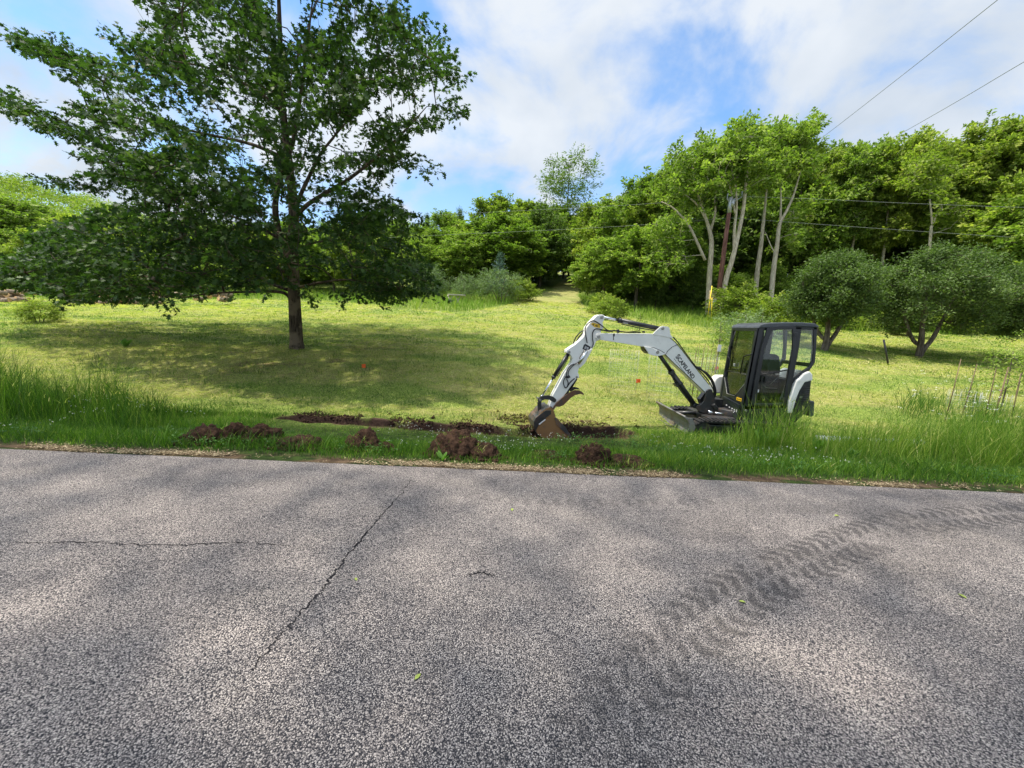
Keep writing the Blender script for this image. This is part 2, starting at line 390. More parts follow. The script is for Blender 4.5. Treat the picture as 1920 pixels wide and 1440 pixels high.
def crown_blobs(rng, h, base, rx, nb, shape='round', br=.34):
    out = []
    for i in range(nb):
        t = (i+.5)/nb; a = i*2.4+rng.random()*.8; z = base+(h-base)*(.12+.80*t)
        if shape == 'round': w = math.sin(math.pi*min(1, .18+.80*t))**.7
        elif shape == 'cone': w = 1-t*.93
        elif shape == 'column': w = .55+.45*math.sin(math.pi*t)
        else: w = (.45+.75*t) if t < .75 else 1.0*(1-(t-.75)*2.2)
        r = rx*w*(.45+.4*rng.random()); s = rx*br*(.75+.55*rng.random())*(w*.6+.4)
        out.append((r*math.cos(a), r*math.sin(a), z, s*1.15, s*1.15, s*.8))
    return out
def proto(kind, seed, h, rx, base, nb, nc, nl, cr, ls, lm, bm_, shape='round', trunk_r=.14, br=.36, tmpl=RHOM, flat=.8, lean=.3, clear=None, upz=.8, tint=.5, shell=.25, stems=1):
    rng = np.random.default_rng(seed); bl = crown_blobs(rng, h, base, rx, nb, shape, br)
    C = blob_centers(rng, bl, nc, shell)
    trunks = []
    for s_ in range(stems):
        lx, ly = rng.normal(0, lean, 2)+(0 if stems == 1 else (s_-(stems-1)/2)*1.2)*np.array([1, .3])
        pts = [(0+.12*s_, 0, -.5), (lx*.15+.1*s_, ly*.1, h*.15), (lx*.5, ly*.4, h*.4), (lx*.8, ly*.9, h*.66), (lx, ly, h*.88)]
        trunks.append((pts, [trunk_r*1.15, trunk_r, trunk_r*.75, trunk_r*.45, trunk_r*.14]))
    wm_ = grow(trunks, C, rng, step=.7, rtip=trunk_r*.06, k=4, kt=8)
    cm = leaves(C, rng, nl, cr, ls, tmpl, flat, tint, upz=upz, spray=cr*1.5, ltint=.16)
    return dict(kind=kind, wood=wm_, crown=cm, h=h, lm=lm, bm=bm_)
def put_tree(p, base, height, label, group=None, wscale=1.0, rot=0, lean=(0, 0), cat='tree', crown_name='crown', trunk_name='trunk', parts=True):
    e = empty(p['kind'], tuple(base)); s = height/p['h']; e.scale = (s*wscale, s*wscale, s); e.rotation_euler = (lean[0], lean[1], rot)
    for nm, key, mk in ((trunk_name, 'wood', 'bm'), (crown_name, 'crown', 'lm')):
        me = p[key]
        if not me.materials: me.materials.append(M[p[mk]])
        o = bpy.data.objects.new(nm, me); COL.objects.link(o); o.parent = e
        if 'lm2' in p and 0: pass
    return tag(e, label, cat, group)
# ------------------------------------------------------------------ ground, road
def shield(p): return p
_field0 = 9.5
def straw_f(x, y):
    b = fbm(x*.35, y*.9, 31, 5)                        # clippings lie in rows along the mowing
    r = fbm(x*.9, y*3.0, 77, 3)
    s = sstep(.38, .62, .6*b+.4*r+.16*np.exp(-(((x+13.5)/4)**2+((y-11.8)/1.6)**2)))
    return s
M['soil'] = None
m, _ = newmat('ground'); t = NT(m); P = t.pos()
st = t.attr('straw'); di = t.attr('dirt'); lu = t.attr('lush')
g = t.mix(t.mr(t.noise(1.3, 6, P), .3, .7), (.07, .125, .020), (.15, .225, .036))
fine = t.noise(38, 6, t.scale(P, (1, .6, 1)), .7)
g = t.mix(t.mr(fine, .42, .66), g, (.34, .38, .10)); g = t.mix(t.mr(fine, .50, .34), g, (.030, .045, .012))
s1 = t.mr(t.noise(17, 7, t.scale(P, (.5, 1.2, 1)), .75), .40, .60)
strw = t.mix(t.mr(t.noise(60, 4, P), .3, .7), (.24, .21, .075), (.50, .43, .20))
g = t.mix(t.m('MULTIPLY', st, t.m('ADD', t.m('MULTIPLY', s1, .65), .25)), g, strw)
g = t.mix(lu, g, t.mix(t.mr(t.noise(9, 5, P), .3, .7), (.020, .032, .010), (.050, .085, .018)))
dn = t.noise(9, 8, P, .7)
dc = t.mix(t.mr(dn, .3, .7), (.055, .032, .023), (.21, .125, .09))
dc = t.mix(t.attr('wall_shade'), dc, (.040, .024, .018)); g = t.mix(di, g, dc)  # trench walls: dark soil, darkened further in colour to stand in for shade
bm_ = t.bump(t.noise(25, 8, P, .75), .9, .05)
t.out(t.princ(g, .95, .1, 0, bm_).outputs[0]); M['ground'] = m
def dirt_f(x, y):
    d, tt = trdist(x, y); n = fbm(x*3, y*3, 12)
    w = sstep(.26+.28*tt+.22*(n-.3), .18+.26*tt+.22*(n-.3), d*1.0)
    sp = sstep(.52, .62, fbm(x*2.2, y*3.5, 60, 4))*np.exp(-(np.minimum(((x-.9)/1.3)**2, 50))-(((y-8.55)/.5)**2))*1.3
    e = np.exp(-((y-4.33)/.17)**2)*.8*sstep(.36, .52, fbm(x*2.4, y*6, 14, 3))
    under = sstep(.62, .72, fbm(x*1.2, y*2, 91, 4))*sstep(10, 12, y)*sstep(17, 13, y)*sstep(4.5, 2.5, np.abs(x+7.3))*.6
    return np.clip(w+sp+e+under, 0, 1)
def path_f(x, y):
    c = np.interp(y, [20, 26, 30, 36, 45, 60], [2.5, 2.5, 2.6, 3.5, 5.4, 8.6]); hw = np.interp(y, [22, 26, 30, 36, 45, 60], [12, 6.2, 3.8, 2.6, 1.6, 1.2])
    return sstep(hw+.5, hw-.3, np.abs(x-c+(fbm(x*0, y*.4, 2)-.5)*1.0))
def field_edge(x):       # depth at which mown grass ends
    return np.interp(x, [-60, -30, -14, -8, -4, 0, 2, 5, 9, 11, 14, 22, 40], [30, 33, 32, 27, 26, 26, 26, 25, 22, 20, 23, 25, 27])
def mown(x, y): return np.clip(np.maximum(sstep(.6, -.6, y-field_edge(x)+(fbm(x*.5, y*.1, 71)-.5)*1.5), path_f(x, y)), 0, 1)
xs = np.unique(np.concatenate([np.linspace(-9, 7, 260), np.linspace(-40, 40, 240), np.linspace(-140, 140, 120), np.linspace(-1200, 1200, 60)]))
ys = np.unique(np.concatenate([np.linspace(-14, 4.2, 20), np.linspace(4.2, 7.0, 45), np.linspace(7.0, 9.5, 110), np.linspace(9.5, 20, 90), np.linspace(20, 60, 110), np.linspace(60, 180, 40), np.linspace(180, 1500, 25)]))
def gz(X, Y): return H(X, Y) - np.where(Y < 4.25, .012, 0)
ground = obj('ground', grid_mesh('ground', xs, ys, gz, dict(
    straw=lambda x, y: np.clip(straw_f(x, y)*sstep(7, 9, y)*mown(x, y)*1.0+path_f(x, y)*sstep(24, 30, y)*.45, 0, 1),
    dirt=dirt_f, wall_shade=lambda x, y: (lambda d, tt: np.exp(-((d-(.20+.26*tt+(fbm(x*3, y*3, 21)-.5)*.16))/.07)**2))(*trdist(x, y)), lush=lambda x, y: np.clip(sstep(8.2, 6.6, y)+.22*(1-mown(x, y)), 0, 1))), None, M['ground'], True)
tag(ground, kind='structure')

# road surface: one sheet, tyre prints kept as an attribute of the sheet
def poly_d(x, y, pts):
    best = np.full(np.shape(x), 99.0); s = np.zeros(np.shape(x)); acc = 0; side = np.zeros(np.shape(x))
    for i in range(len(pts)-1):
        a = np.array(pts[i]); b = np.array(pts[i+1]); ab = b-a; l = math.hypot(*ab)
        tt = np.clip(((x-a[0])*ab[0]+(y-a[1])*ab[1])/l**2, 0, 1); dx = x-a[0]-tt*ab[0]; dy = y-a[1]-tt*ab[1]; d = np.hypot(dx, dy)
        m_ = d < best; best = np.where(m_, d, best); s = np.where(m_, acc+tt*l, s); side = np.where(m_, np.sign(ab[0]*dy-ab[1]*dx), side); acc += l
    return best, s, side
TW = [np.array(q) for q in [at(2100, 955)[:2], at(1900, 962)[:2], at(1720, 978)[:2], at(1600, 1015)[:2], at(1480, 1070)[:2], at(1380, 1120)[:2], at(1270, 1200)[:2], at(1190, 1290)[:2], at(1100, 1440)[:2]]]
TW = [np.array(p) for p in [tuple(q) for q in TW]]
def treads(x, y):
    d, s, side = poly_d(x, y, TW); out = 0
    sg = d*side; n = fbm(x*7, y*7, 44, 3)
    for off in (.11, -.11):
        u = sg-off
        lug = (np.abs(((s+np.abs(u)*.9*np.sign(off)) % .13)-.065) < .034)*(np.abs(u) < .085)
        out = out+lug*1.0
    fade = (sstep(8.8, 4.2, s)*.95+.08)*sstep(.34, .46, fbm(x*5, y*5, 71, 3))
    smear = .35*sstep(.3, .12, d)*fbm(x*2, y*2, 4, 3)
    wide = sstep(.52, .68, fbm(x*1.1, y*2.5, 18, 4))*.4*sstep(1.2, .2, d)
    dark = np.clip(out*fade*(.6+.8*n)+smear*fade+wide, 0, 1)
    # second faint track in the middle and bottom
    d2, s2, _s = poly_d(x, y, [at(870, 930)[:2], at(1000, 945)[:2], at(1150, 945)[:2], at(1330, 942)[:2]])
    dark = dark+.45*((np.abs((s2 % .14)-.07) < .035)*(d2 < .07))*(.3+n)
    d3, s3, _s = poly_d(x, y, [at(1150, 1180)[:2], at(1230, 1290)[:2], at(1330, 1440)[:2]])
    dark = dark+.35*((np.abs((s3 % .12)-.06) < .03)*(d3 < .09))*n
    return np.clip(dark, 0, 1)
m, _ = newmat('asphalt'); t = NT(m); P = t.pos()
def vor(t, scale, vec, feature='F1'):
    n = t.n('ShaderNodeTexVoronoi', feature=feature); n.inputs['Scale'].default_value = scale; t.l(vec, n.inputs['Vector']); return n
warp = t.n('ShaderNodeVectorMath', operation='ADD'); nz = t.n('ShaderNodeTexNoise'); nz.inputs['Scale'].default_value = 60; t.l(P, nz.inputs['Vector'])
sc_ = t.n('ShaderNodeVectorMath', operation='SCALE'); sc_.inputs['Scale'].default_value = .012; t.l(nz.outputs['Color'], sc_.inputs[0]); t.l(P, warp.inputs[0]); t.l(sc_.outputs[0], warp.inputs[1])
v1 = vor(t, 155, warp.outputs[0]); v2 = vor(t, 320, warp.outputs[0])
sp = t.n('ShaderNodeSeparateColor'); t.l(v1.outputs['Color'], sp.inputs[0]); sp2 = t.n('ShaderNodeSeparateColor'); t.l(v2.outputs['Color'], sp2.inputs[0])
r1 = t.m('ADD', t.m('MULTIPLY', sp.outputs[0], .62), t.m('MULTIPLY', sp2.outputs[1], .38))
lowf = t.noise(.55, 4, P, .6); mid = t.noise(4.5, 5, P, .6)
r1 = t.m('ADD', r1, t.m('MULTIPLY', t.m('SUBTRACT', mid, .5), .35))
r1 = t.m('ADD', r1, t.m('MULTIPLY', t.m('SUBTRACT', lowf, .5), .40))
c = t.ramp(r1, [(.06, (.085, .076, .076)), (.28, (.19, .167, .163)), (.48, (.335, .292, .277)), (.66, (.48, .42, .39)), (.92, (.65, .575, .52))])
c = t.mix(t.m('MULTIPLY', t.attr('dark'), .62), c, (.040, .035, .034))
c = t.mix(t.m('MULTIPLY', t.mr(t.noise(1.1, 6, t.scale(P, (1, 1.6, 1)), .6), .52, .72), .22), c, (.42, .36, .30))
gap = t.mr(v1.outputs['Distance'], .35, .75, 1, 0)
c = t.mix(t.m('SUBTRACT', 1.0, gap), c, (.03, .03, .036))
t.out(t.princ(c, .88, .25, 0, t.bump(t.m('ADD', gap, t.m('MULTIPLY', sp.outputs[1], .5)), .8, .006)).outputs[0]); M['asphalt'] = m
rx_ = np.unique(np.concatenate([np.linspace(-60, 60, 60), np.linspace(-8, -1, 60), np.linspace(-1, 7, 460)]))
ry_ = np.unique(np.concatenate([np.linspace(-3.5, .8, 12), np.linspace(.8, 4.28, 175)]))
X, Y = np.meshgrid(rx_, ry_)
edge = 4.27+(fbm(X*1.3, X*0, 8, 4)-.5)*.16
Yw = np.where(Y > 3.6, 3.6+(Y-3.6)/(4.28-3.6)*(edge-3.6), Y)
i = np.arange(len(rx_)-1)[None, :]+np.arange(len(ry_)-1)[:, None]*len(rx_); q = np.stack([i, i+1, i+1+len(rx_), i+len(rx_)], -1).reshape(-1, 4)
Zr = np.where(Yw > 4.2, -(Yw-4.2)*.10, 0)+.004+(fbm(X*.8, Yw*.8, 6)-.5)*.012*sstep(4.1, 3, Yw)
road = obj('road', npmesh('road', np.stack([X, Yw, Zr], -1).reshape(-1, 3), q, np.full(len(q), 4), attrs=dict(dark=treads(X, Yw).ravel())), None, M['asphalt'], True)
tag(road, kind='structure')
def roadz(x, y): return .004+(fbm(np.array([x*.8]), np.array([y*.8]), 6)[0]-.5)*.012*sstep(4.1, 3, y)
# tar-dark cracks: thin irregular strips
M['crack'] = simple('crack', (.022, .021, .023), .95, .05, var=.2)
def crack(pxs, wd, seed):
    rng = np.random.default_rng(seed); pts = spline([at(*p) for p in pxs], 14); P_ = []
    for k, p in enumerate(pts):
        p = p+rng.normal(0, .009, 3); P_.append(p)
    mb = MB(); vs = []
    for k, p in enumerate(P_):
        tdir = P_[min(k+1, len(P_)-1)]-P_[max(0, k-1)]; nn = np.array([-tdir[1], tdir[0], 0]); nn /= np.linalg.norm(nn)+1e-9
        h = wd*(.15+1.0*rng.random())*(.4+.6*math.sin(math.pi*(k+.5)/len(P_)))
        z = roadz(p[0], p[1])+.002
        h *= 2.0
        vs += [(p[0]-nn[0]*h, p[1]-nn[1]*h, z), (p[0]+nn[0]*h, p[1]+nn[1]*h, z)]
    mb.add(vs, [(2*k, 2*k+1, 2*k+3, 2*k+2) for k in range(len(P_)-1)])
    o = mb.build('road_crack', M['crack']); return tag(o, kind='structure')
crack([(772, 903), (745, 935), (700, 985), (655, 1040), (622, 1085), (598, 1115), (560, 1160), (515, 1210), (470, 1265)], .0045, 1)
crack([(20, 1022), (150, 1018), (300, 1024), (450, 1020), (575, 1028)], .003, 2)
crack([(880, 1078), (905, 1076), (925, 1082)], .004, 3)
# ------------------------------------------------------------------ excavator
def c1(X, Y): return (960+X/3, 560+Y/3)
def c2(X, Y): return (980+X/5.334, 570+Y/5.334)
def c3(X, Y): return (1200+X/5.333, 580+Y/5.333)
def c5(X, Y): return (1300+X/6.858, 590+Y/6.858)
def c6(X, Y): return (980+X/7.579, 650+Y/7.579)
M['white_paint'] = simple('white_paint', (.83, .81, .76), .32, .5, var=.03, dirt=(.35, .31, .24), dirtamt=.22, dsc=5, bump=.03, bsc=30)
M['black_paint'] = simple('black_paint', (.018, .019, .021), .35, .5, var=.15, dirt=(.09, .08, .07), dirtamt=.35, dsc=6)
M['cab_black'] = simple('cab_black', (.016, .018, .022), .28, .5, var=.1, dirt=(.07, .07, .07), dirtamt=.25, dsc=5)
M['roof_black'] = simple('roof_black', (.055, .062, .070), .35, .5, var=.15, dirt=(.16, .16, .15), dirtamt=.3, dsc=4)
M['dark_steel'] = simple('dark_steel', (.045, .045, .047), .45, .5, .4, var=.2, dirt=(.10, .065, .045), dirtamt=.45, dsc=8, bump=.2)
M['rubber'] = simple('rubber', (.022, .022, .023), .8, .2, dirt=(.10, .08, .06), dirtamt=.35, dsc=9)
M['hose'] = simple('hose', (.012, .012, .013), .45, .4)
M['chrome'] = simple('chrome', (.75, .76, .78), .12, .5, 1.0, var=.03)
M['pin'] = simple('pin', (.30, .29, .27), .35, .5, .8)
M['clay_steel'] = simple('clay_steel', (.10, .095, .09), .5, .4, .3, var=.2, dirt=(.30, .17, .07), dirtamt=.95, dsc=7, bump=.3)
M['bucket_steel'] = simple('bucket_steel', (.10, .105, .11), .4, .5, .5, var=.2, dirt=(.22, .125, .06), dirtamt=.5, dsc=6, bump=.3)
M['blade_steel'] = simple('blade_steel', (.20, .20, .20), .55, .4, .3, var=.25, sc=10, dirt=(.17, .11, .075), dirtamt=.5, dsc=5, bump=.35)
M['thumb_steel'] = simple('thumb_steel', (.085, .075, .065), .55, .4, .3, var=.25, dirt=(.17, .09, .05), dirtamt=.75, dsc=6, bump=.3)
M['yellow'] = simple('yellow', (.80, .50, .02), .4, .4, var=.05)
M['lettering'] = simple('lettering', (.02, .02, .022), .4, .4)
M['decal_white'] = simple('decal_white', (.7, .7, .7), .5, .3, var=.03)
M['seat'] = simple('seat', (.030, .040, .042), .7, .2)
m, _ = newmat('glass'); t = NT(m)
g1 = t.n('ShaderNodeBsdfTransparent'); g1.inputs[0].default_value = (.95, .98, .96, 1); g2 = t.n('ShaderNodeBsdfGlossy'); g2.inputs['Roughness'].default_value = .03
fr = t.n('ShaderNodeFresnel'); fr.inputs[0].default_value = 1.45; ms = t.n('ShaderNodeMixShader'); t.l(t.m('ADD', t.m('MULTIPLY', fr.outputs[0], .9), .02), ms.inputs[0]); t.l(g1.outputs[0], ms.inputs[1]); t.l(g2.outputs[0], ms.inputs[2]); t.out(ms.outputs[0]); M['glass'] = m

EX = empty('mini_excavator', tuple(at(1400, 812))); tag(EX, 'white and black mini excavator with enclosed cab resting its bucket in the trench', 'excavator')
A_ = W(1335, 740, 8.5); B_ = W(1030, 790, 7.85)
bu = B_-A_; bu[2] = 0; bu /= np.linalg.norm(bu); bn = np.array([bu[1], -bu[0], 0]);  bn = bn if bn[1] > 0 else -bn
def bp(pt, off=0.0): return WP(pt[0], pt[1], A_+bn*off, bn)
def bpl(pts, off): return [bp(p, off) for p in pts]
def bprism(mb, pts, near, thick): return mb.prism(bpl(pts, near), bn*thick)
def sp(pt, y): return W(pt[0], pt[1], y)
def spl(pts, y): return [W(p[0], p[1], y) for p in pts]
YV = np.array([0, 1.0, 0])
def pinb(mb, pt, near, far, r): mb.tube([bp(pt, near), bp(pt, near)+bn*(far-near)], r, 14)

# boom
BO = [c2(742, 318), c2(758, 302), c2(800, 293), c2(930, 296), c2(1290, 297), c2(1400, 303), c2(1470, 330), c2(1540, 390), c2(1590, 455), c3(460, 455), c3(560, 590), c3(650, 700), c3(716, 790), c3(722, 830), c3(690, 848), c3(655, 838), c3(600, 780), c3(470, 655), c3(350, 545), c3(255, 450), c2(1425, 505), c2(1370, 480), c2(1290, 440), c2(1215, 428), c2(1000, 393), c2(800, 362), c2(752, 352)]
mb = MB(); bprism(mb, BO, -.10, .20); boom = mb.build('boom', M['white_paint'], EX, .012)
mb = MB(); bprism(mb, [c2(1215, 426), c2(1290, 436), c2(1370, 474), c2(1425, 502), c2(1400, 512), c2(1350, 522), c2(1290, 512), c2(1262, 500), c2(1250, 475)], -.118, .03)
bprism(mb, [c2(1215, 426), c2(1290, 436), c2(1370, 474), c2(1425, 502), c2(1400, 512), c2(1350, 522), c2(1290, 512), c2(1262, 500), c2(1250, 475)], .088, .03)
mb.build('cylinder_bracket', M['white_paint'], boom, .004)
mb = MB(); bprism(mb, [c2(1212, 428), c2(1240, 438), c2(1270, 500), c2(1255, 498), c2(1225, 470)], -.08, .16); mb.build('bracket_stop', M['black_paint'], boom, .003)
for o_ in (-.112, .09):
    mb = MB(); bprism(mb, [c2(1300, 303), c2(1330, 270), c2(1380, 226), c2(1405, 219), c2(1458, 228), c2(1470, 240), c2(1478, 300), c2(1505, 345), c2(1440, 330)], o_, .022); mb.build('ear_plate', M['white_paint'], boom, .003)
# boom seam line and top hose channel
mb = MB(); mb.tube([bp(q, -.1015) for q in [c2(1430, 505), c2(1450, 470), c2(1495, 430), c2(1550, 405), c2(1562, 400)]], .006, 6)
mb.tube([bp(q, -.1015) for q in [c2(1300, 300), c2(1400, 306), c2(1465, 330), c2(1525, 380), c2(1590, 455), c3(500, 515), c3(600, 640), c3(690, 752)]], .007, 6)
mb.tube([bp(q, -.1015) for q in [c2(1245, 436), c2(1310, 436), c2(1370, 460), c2(1420, 490)]], .005, 6)
mb.tube([bp(q, -.1015) for q in [c3(255, 455), c3(350, 548), c3(470, 658), c3(600, 782), c3(650, 830)]], .006, 6)
mb.build('seam', M['rubber'], boom)
mb = MB(); bprism(mb, [c2(905, 296), c2(922, 296), c2(922, 322), c2(912, 325), c2(912, 360), c2(905, 360)], -.104, .01); mb.build('strap', M['black_paint'], boom)
# lettering
tcv = bpy.data.curves.new('lettering', 'FONT'); tcv.body = 'Scapeland'; tcv.size = 1; tcv.offset = .022; tcv.extrude = .004
tcv.small_caps_scale = .80
for k in range(1, 9): tcv.body_format[k].use_small_caps = True
to = bpy.data.objects.new('lettering', tcv); COL.objects.link(to)
bpy.context.view_layer.update(); dg = bpy.context.evaluated_depsgraph_get(); tme = bpy.data.meshes.new_from_object(to.evaluated_get(dg)); bpy.data.objects.remove(to, do_unlink=True)
tme.name = 'lettering'
co = np.zeros(len(tme.vertices)*3, np.float32); tme.vertices.foreach_get('co', co); co = co.reshape(-1, 3)
x0, x1 = co[:, 0].min(), co[:, 0].max(); y0, y1 = co[:, 1].min(), co[:, 1].max()
pa = bp(c3(352, 478), -.1005); pb = bp(c3(522, 700), -.1005)      # baseline ends (lower-left side of letters)
ex = pb-pa; Lb = np.linalg.norm(ex); ex /= Lb; ey = np.cross(-bn, ex); ey = ey if ey[2] > 0 else -ey
hh = np.linalg.norm(bp(c3(385, 432), -.1005)-bp(c3(352, 474), -.1005))
V = pa+np.outer((co[:, 0]-x0)/(x1-x0)*Lb, ex)+np.outer((co[:, 1]-y0)/(y1-y0)*hh, ey)-np.outer((co[:, 2]-co[:, 2].min()), bn)*.35
tme.vertices.foreach_set('co', V.astype(np.float32).ravel()); tme.update(); tme.materials.clear()
o = bpy.data.objects.new('lettering', tme); COL.objects.link(o); tme.materials.append(M['lettering']); o.parent = boom; tag(o, 'black SCAPELAND lettering')
mb = MB()
for k in range(14):
    a = k/14+.01; b = a+.05; oo = pa-ey*.045-bn*.001
    mb.prism([oo+ex*Lb*a, oo+ex*Lb*b, oo+ex*Lb*b+ey*.010, oo+ex*Lb*a+ey*.010], -bn*.001)
mb.build('small_print', M['dark_steel'], boom)
# boom cylinder
def cyl(name, a, b, frac, rb, rr, parent, off=0, end=True):
    """barrel from a for frac of the way, rod onward to b"""
    pa_, pb_ = bp(a, off), bp(b, off); d = pb_-pa_; ln = np.linalg.norm(d); d /= ln; q = pa_+d*ln*frac
    mb = MB(); mb.tube([pa_, q-d*.05], rb, 14); mb.tube([q-d*.05, q], rb*1.12, 14)
    mb.tube([pa_-bn*rb*1.3, pa_+bn*rb*1.3], rb*.95, 12)
    side = np.cross(d, bn); mb.tube([pa_+d*.08+side*rb*1.3, pa_+d*ln*frac*.5+side*rb*1.45, q-d*.08+side*rb*1.3], rb*.22, 6)
    ba = mb.build(name, M['black_paint'], parent)
    mb = MB(); mb.tube([q, pb_], rr, 12); mb.tube([pb_-bn*rr*1.8, pb_+bn*rr*1.8], rr*1.6, 12); mb.build('rod', M['chrome'], ba); return ba
mb = MB(); pa_ = bp(c3(545, 958)); pb_ = bp(c3(178, 432)); d = pb_-pa_; ln = np.linalg.norm(d); d /= ln
mb.tube([pa_, pa_+d*ln*.66], .055, 14); mb.tube([pa_+d*ln*.62, pa_+d*ln*.665], .066, 14); mb.tube([pa_+d*ln*.40, pa_+d*ln*.43], .066, 14)
mb.tube([pa_+d*ln*.66, pb_], .042, 14); mb.tube([pa_-bn*.08, pa_+bn*.08], .06, 12)
sd = np.cross(d, bn); sd = sd if sd[2] > 0 else -sd
mb.tube(spline([pa_+d*.15-sd*.06-bn*.03, pa_+d*ln*.35-sd*.08-bn*.03, pa_+d*ln*.5-sd*.075-bn*.03, pa_+d*ln*.6-sd*.05-bn*.03]), .013, 7)
bprism(mb, [c3(315, 618), c3(350, 640), c3(345, 665), c3(305, 655)], -.08, .1); bprism(mb, [c3(350, 745), c3(385, 740), c3(388, 778), c3(372, 778)], -.07, .1)
mb.build('boom_cylinder', M['black_paint'], EX)
# stick cylinder
sc_b = cyl('stick_cylinder', c2(1385, 250), c2(797, 130), .73, .048, .024, EX)
mb = MB(); bprism(mb, [c2(1005, 180), c2(1030, 183), c2(1055, 190), c2(1055, 203), c2(1010, 198)], -.07, .03); mb.build('valve', M['pin'], sc_b, .003)
# stick
ST = [c2(740, 118), c2(765, 107), c2(800, 105), c2(822, 122), c2(815, 160), c2(800, 185), c2(812, 240), c2(785, 268), c2(782, 300), c2(784, 340), c2(765, 362), c2(735, 375), c2(722, 408), c2(700, 445), c2(640, 545), c2(588, 622), c2(560, 650), c2(555, 690), c2(566, 715), c2(562, 742), c2(538, 748), c2(470, 840), c2(380, 965), c2(320, 1052), c2(290, 1068), c2(265, 1058), c2(270, 1010), c2(305, 905), c2(420, 690), c2(492, 590), c2(500, 545), c2(470, 500), c2(438, 488), c2(440, 462), c2(470, 440), c2(520, 408), c2(570, 365), c2(612, 325), c2(628, 280), c2(640, 235), c2(680, 180)]
mb = MB(); bprism(mb, ST, -.085, .17); stick = mb.build('stick', M['white_paint'], EX, .010)
mb = MB(); bprism(mb, [c2(755, 300), c2(782, 300), c2(790, 330), c2(775, 352), c2(750, 358), c2(735, 340), c2(738, 312)], -.125, .03); mb.build('pivot_plate', M['white_paint'], stick, .004)
mb = MB(); bprism(mb, [c2(682, 203), c2(700, 185), c2(770, 205), c2(778, 240), c2(720, 232)], -.0875, .004); mb.build('warning_sticker', M['yellow'], stick)
mb = MB(); bprism(mb, [c2(698, 205), c2(712, 200), c2(716, 212), c2(704, 216)], -.089, .003); bprism(mb, [c2(728, 210), c2(752, 216), c2(750, 228), c2(728, 222)], -.089, .003); mb.build('sticker_mark', M['lettering'], stick)
mb = MB(); bprism(mb, [c2(612, 408), c2(628, 398), c2(682, 430), c2(660, 474), c2(598, 450)], -.0875, .004); pl = mb.build('number_plate', M['lettering'], stick)
def text_mesh(body, name, mat, parent, pa, ex, ey, wdt, hgt, nn, ext=.002):
    cv = bpy.data.curves.new(name, 'FONT'); cv.body = body; cv.size = 1; cv.offset = .02
    to = bpy.data.objects.new(name, cv); COL.objects.link(to); bpy.context.view_layer.update()
    me = bpy.data.meshes.new_from_object(to.evaluated_get(bpy.context.evaluated_depsgraph_get())); bpy.data.objects.remove(to, do_unlink=True)
    co = np.zeros(len(me.vertices)*3, np.float32); me.vertices.foreach_get('co', co); co = co.reshape(-1, 3); mn = co.min(0); mxx = co.max(0)
    V = pa+np.outer((co[:, 0]-mn[0])/(mxx[0]-mn[0])*wdt, ex)+np.outer((co[:, 1]-mn[1])/(mxx[1]-mn[1])*hgt, ey)+nn*ext
    me.vertices.foreach_set('co', V.astype(np.float32).ravel()); me.update(); me.materials.clear(); me.materials.append(mat)
    o = bpy.data.objects.new(name, me); COL.objects.link(o); o.parent = parent; return o
a = bp(c2(612, 440), -.09); b = bp(c2(658, 462), -.09); e1 = (b-a)/np.linalg.norm(b-a); e2 = np.cross(-bn, e1); e2 = e2 if e2[2] > 0 else -e2
text_mesh('25', 'numerals', M['decal_white'], stick, a, e1, e2, np.linalg.norm(b-a)*.9, .05, -bn)
# thumb cylinder on the machine side of the stick
mb = MB(); bprism(mb, [c2(640, 470), c2(700, 448), c2(625, 590), c2(575, 640), c2(548, 600)], -.1, .02); mb.build('cylinder_cover', M['white_paint'], stick, .004)
mb = MB(); mb.tube([bp(c2(560, 600), -.12), bp(c2(640, 470), -.12)], .030, 10); mb.build('guard_tube', M['chrome'], stick)
mb = MB()
for path, r in (([c2(905, 268), c2(850, 262), c2(790, 215), c2(730, 175), c2(690, 170), c2(640, 210), c2(625, 260), c2(632, 320), c2(645, 390)], .011),
                ([c2(900, 275), c2(840, 272), c2(770, 252), c2(725, 252), c2(700, 290), c2(700, 350), c2(705, 400), c2(690, 440)], .011),
                ([c2(960, 272), c2(900, 268), c2(800, 262), c2(780, 262)], .012), ([c2(1180, 285), c2(1040, 283), c2(960, 272)], .012), ([c2(1160, 268), c2(1050, 280), c2(950, 268), c2(900, 262)], .009),
                ([c2(530, 600), c2(480, 615), c2(445, 660), c2(438, 720), c2(460, 740)], .011), ([c2(540, 590), c2(500, 620), c2(460, 670), c2(455, 720)], .010),
                ([c2(640, 480), c2(590, 540), c2(550, 590)], .010), ([c2(425, 735), c2(408, 780), c2(420, 830), c2(440, 835), c2(455, 790), c2(440, 750)], .010),
                ([c2(520, 745), c2(500, 760), c2(470, 790), c2(445, 830)], .012), ([c2(620, 450), c2(600, 490), c2(570, 540), c2(590, 560)], .008)):
    mb = MB(); mb.tube(spline([bp(q, -.115) for q in path], 5), r, 7); mb.build('hose', M['hose'], EX)
for path in (([c2(618, 262), c2(575, 285), c2(535, 330), c2(510, 385), c2(510, 415)]), ([c2(625, 270), c2(590, 300), c2(555, 345), c2(530, 395), c2(525, 410)])):
    mb = MB(); mb.tube(spline([bp(q, .05) for q in path], 5), .013, 7); mb.build('hose', M['hose'], EX)
mb = MB(); mb.tube(spline([bp(q, -.11) for q in [c2(1505, 330), c2(1560, 395), c3(480, 470), c3(560, 575), c3(640, 660), c3(700, 740), c3(745, 830)]], 5), .013, 7)
mb.build('hose', M['hose'], EX)
mb = MB()
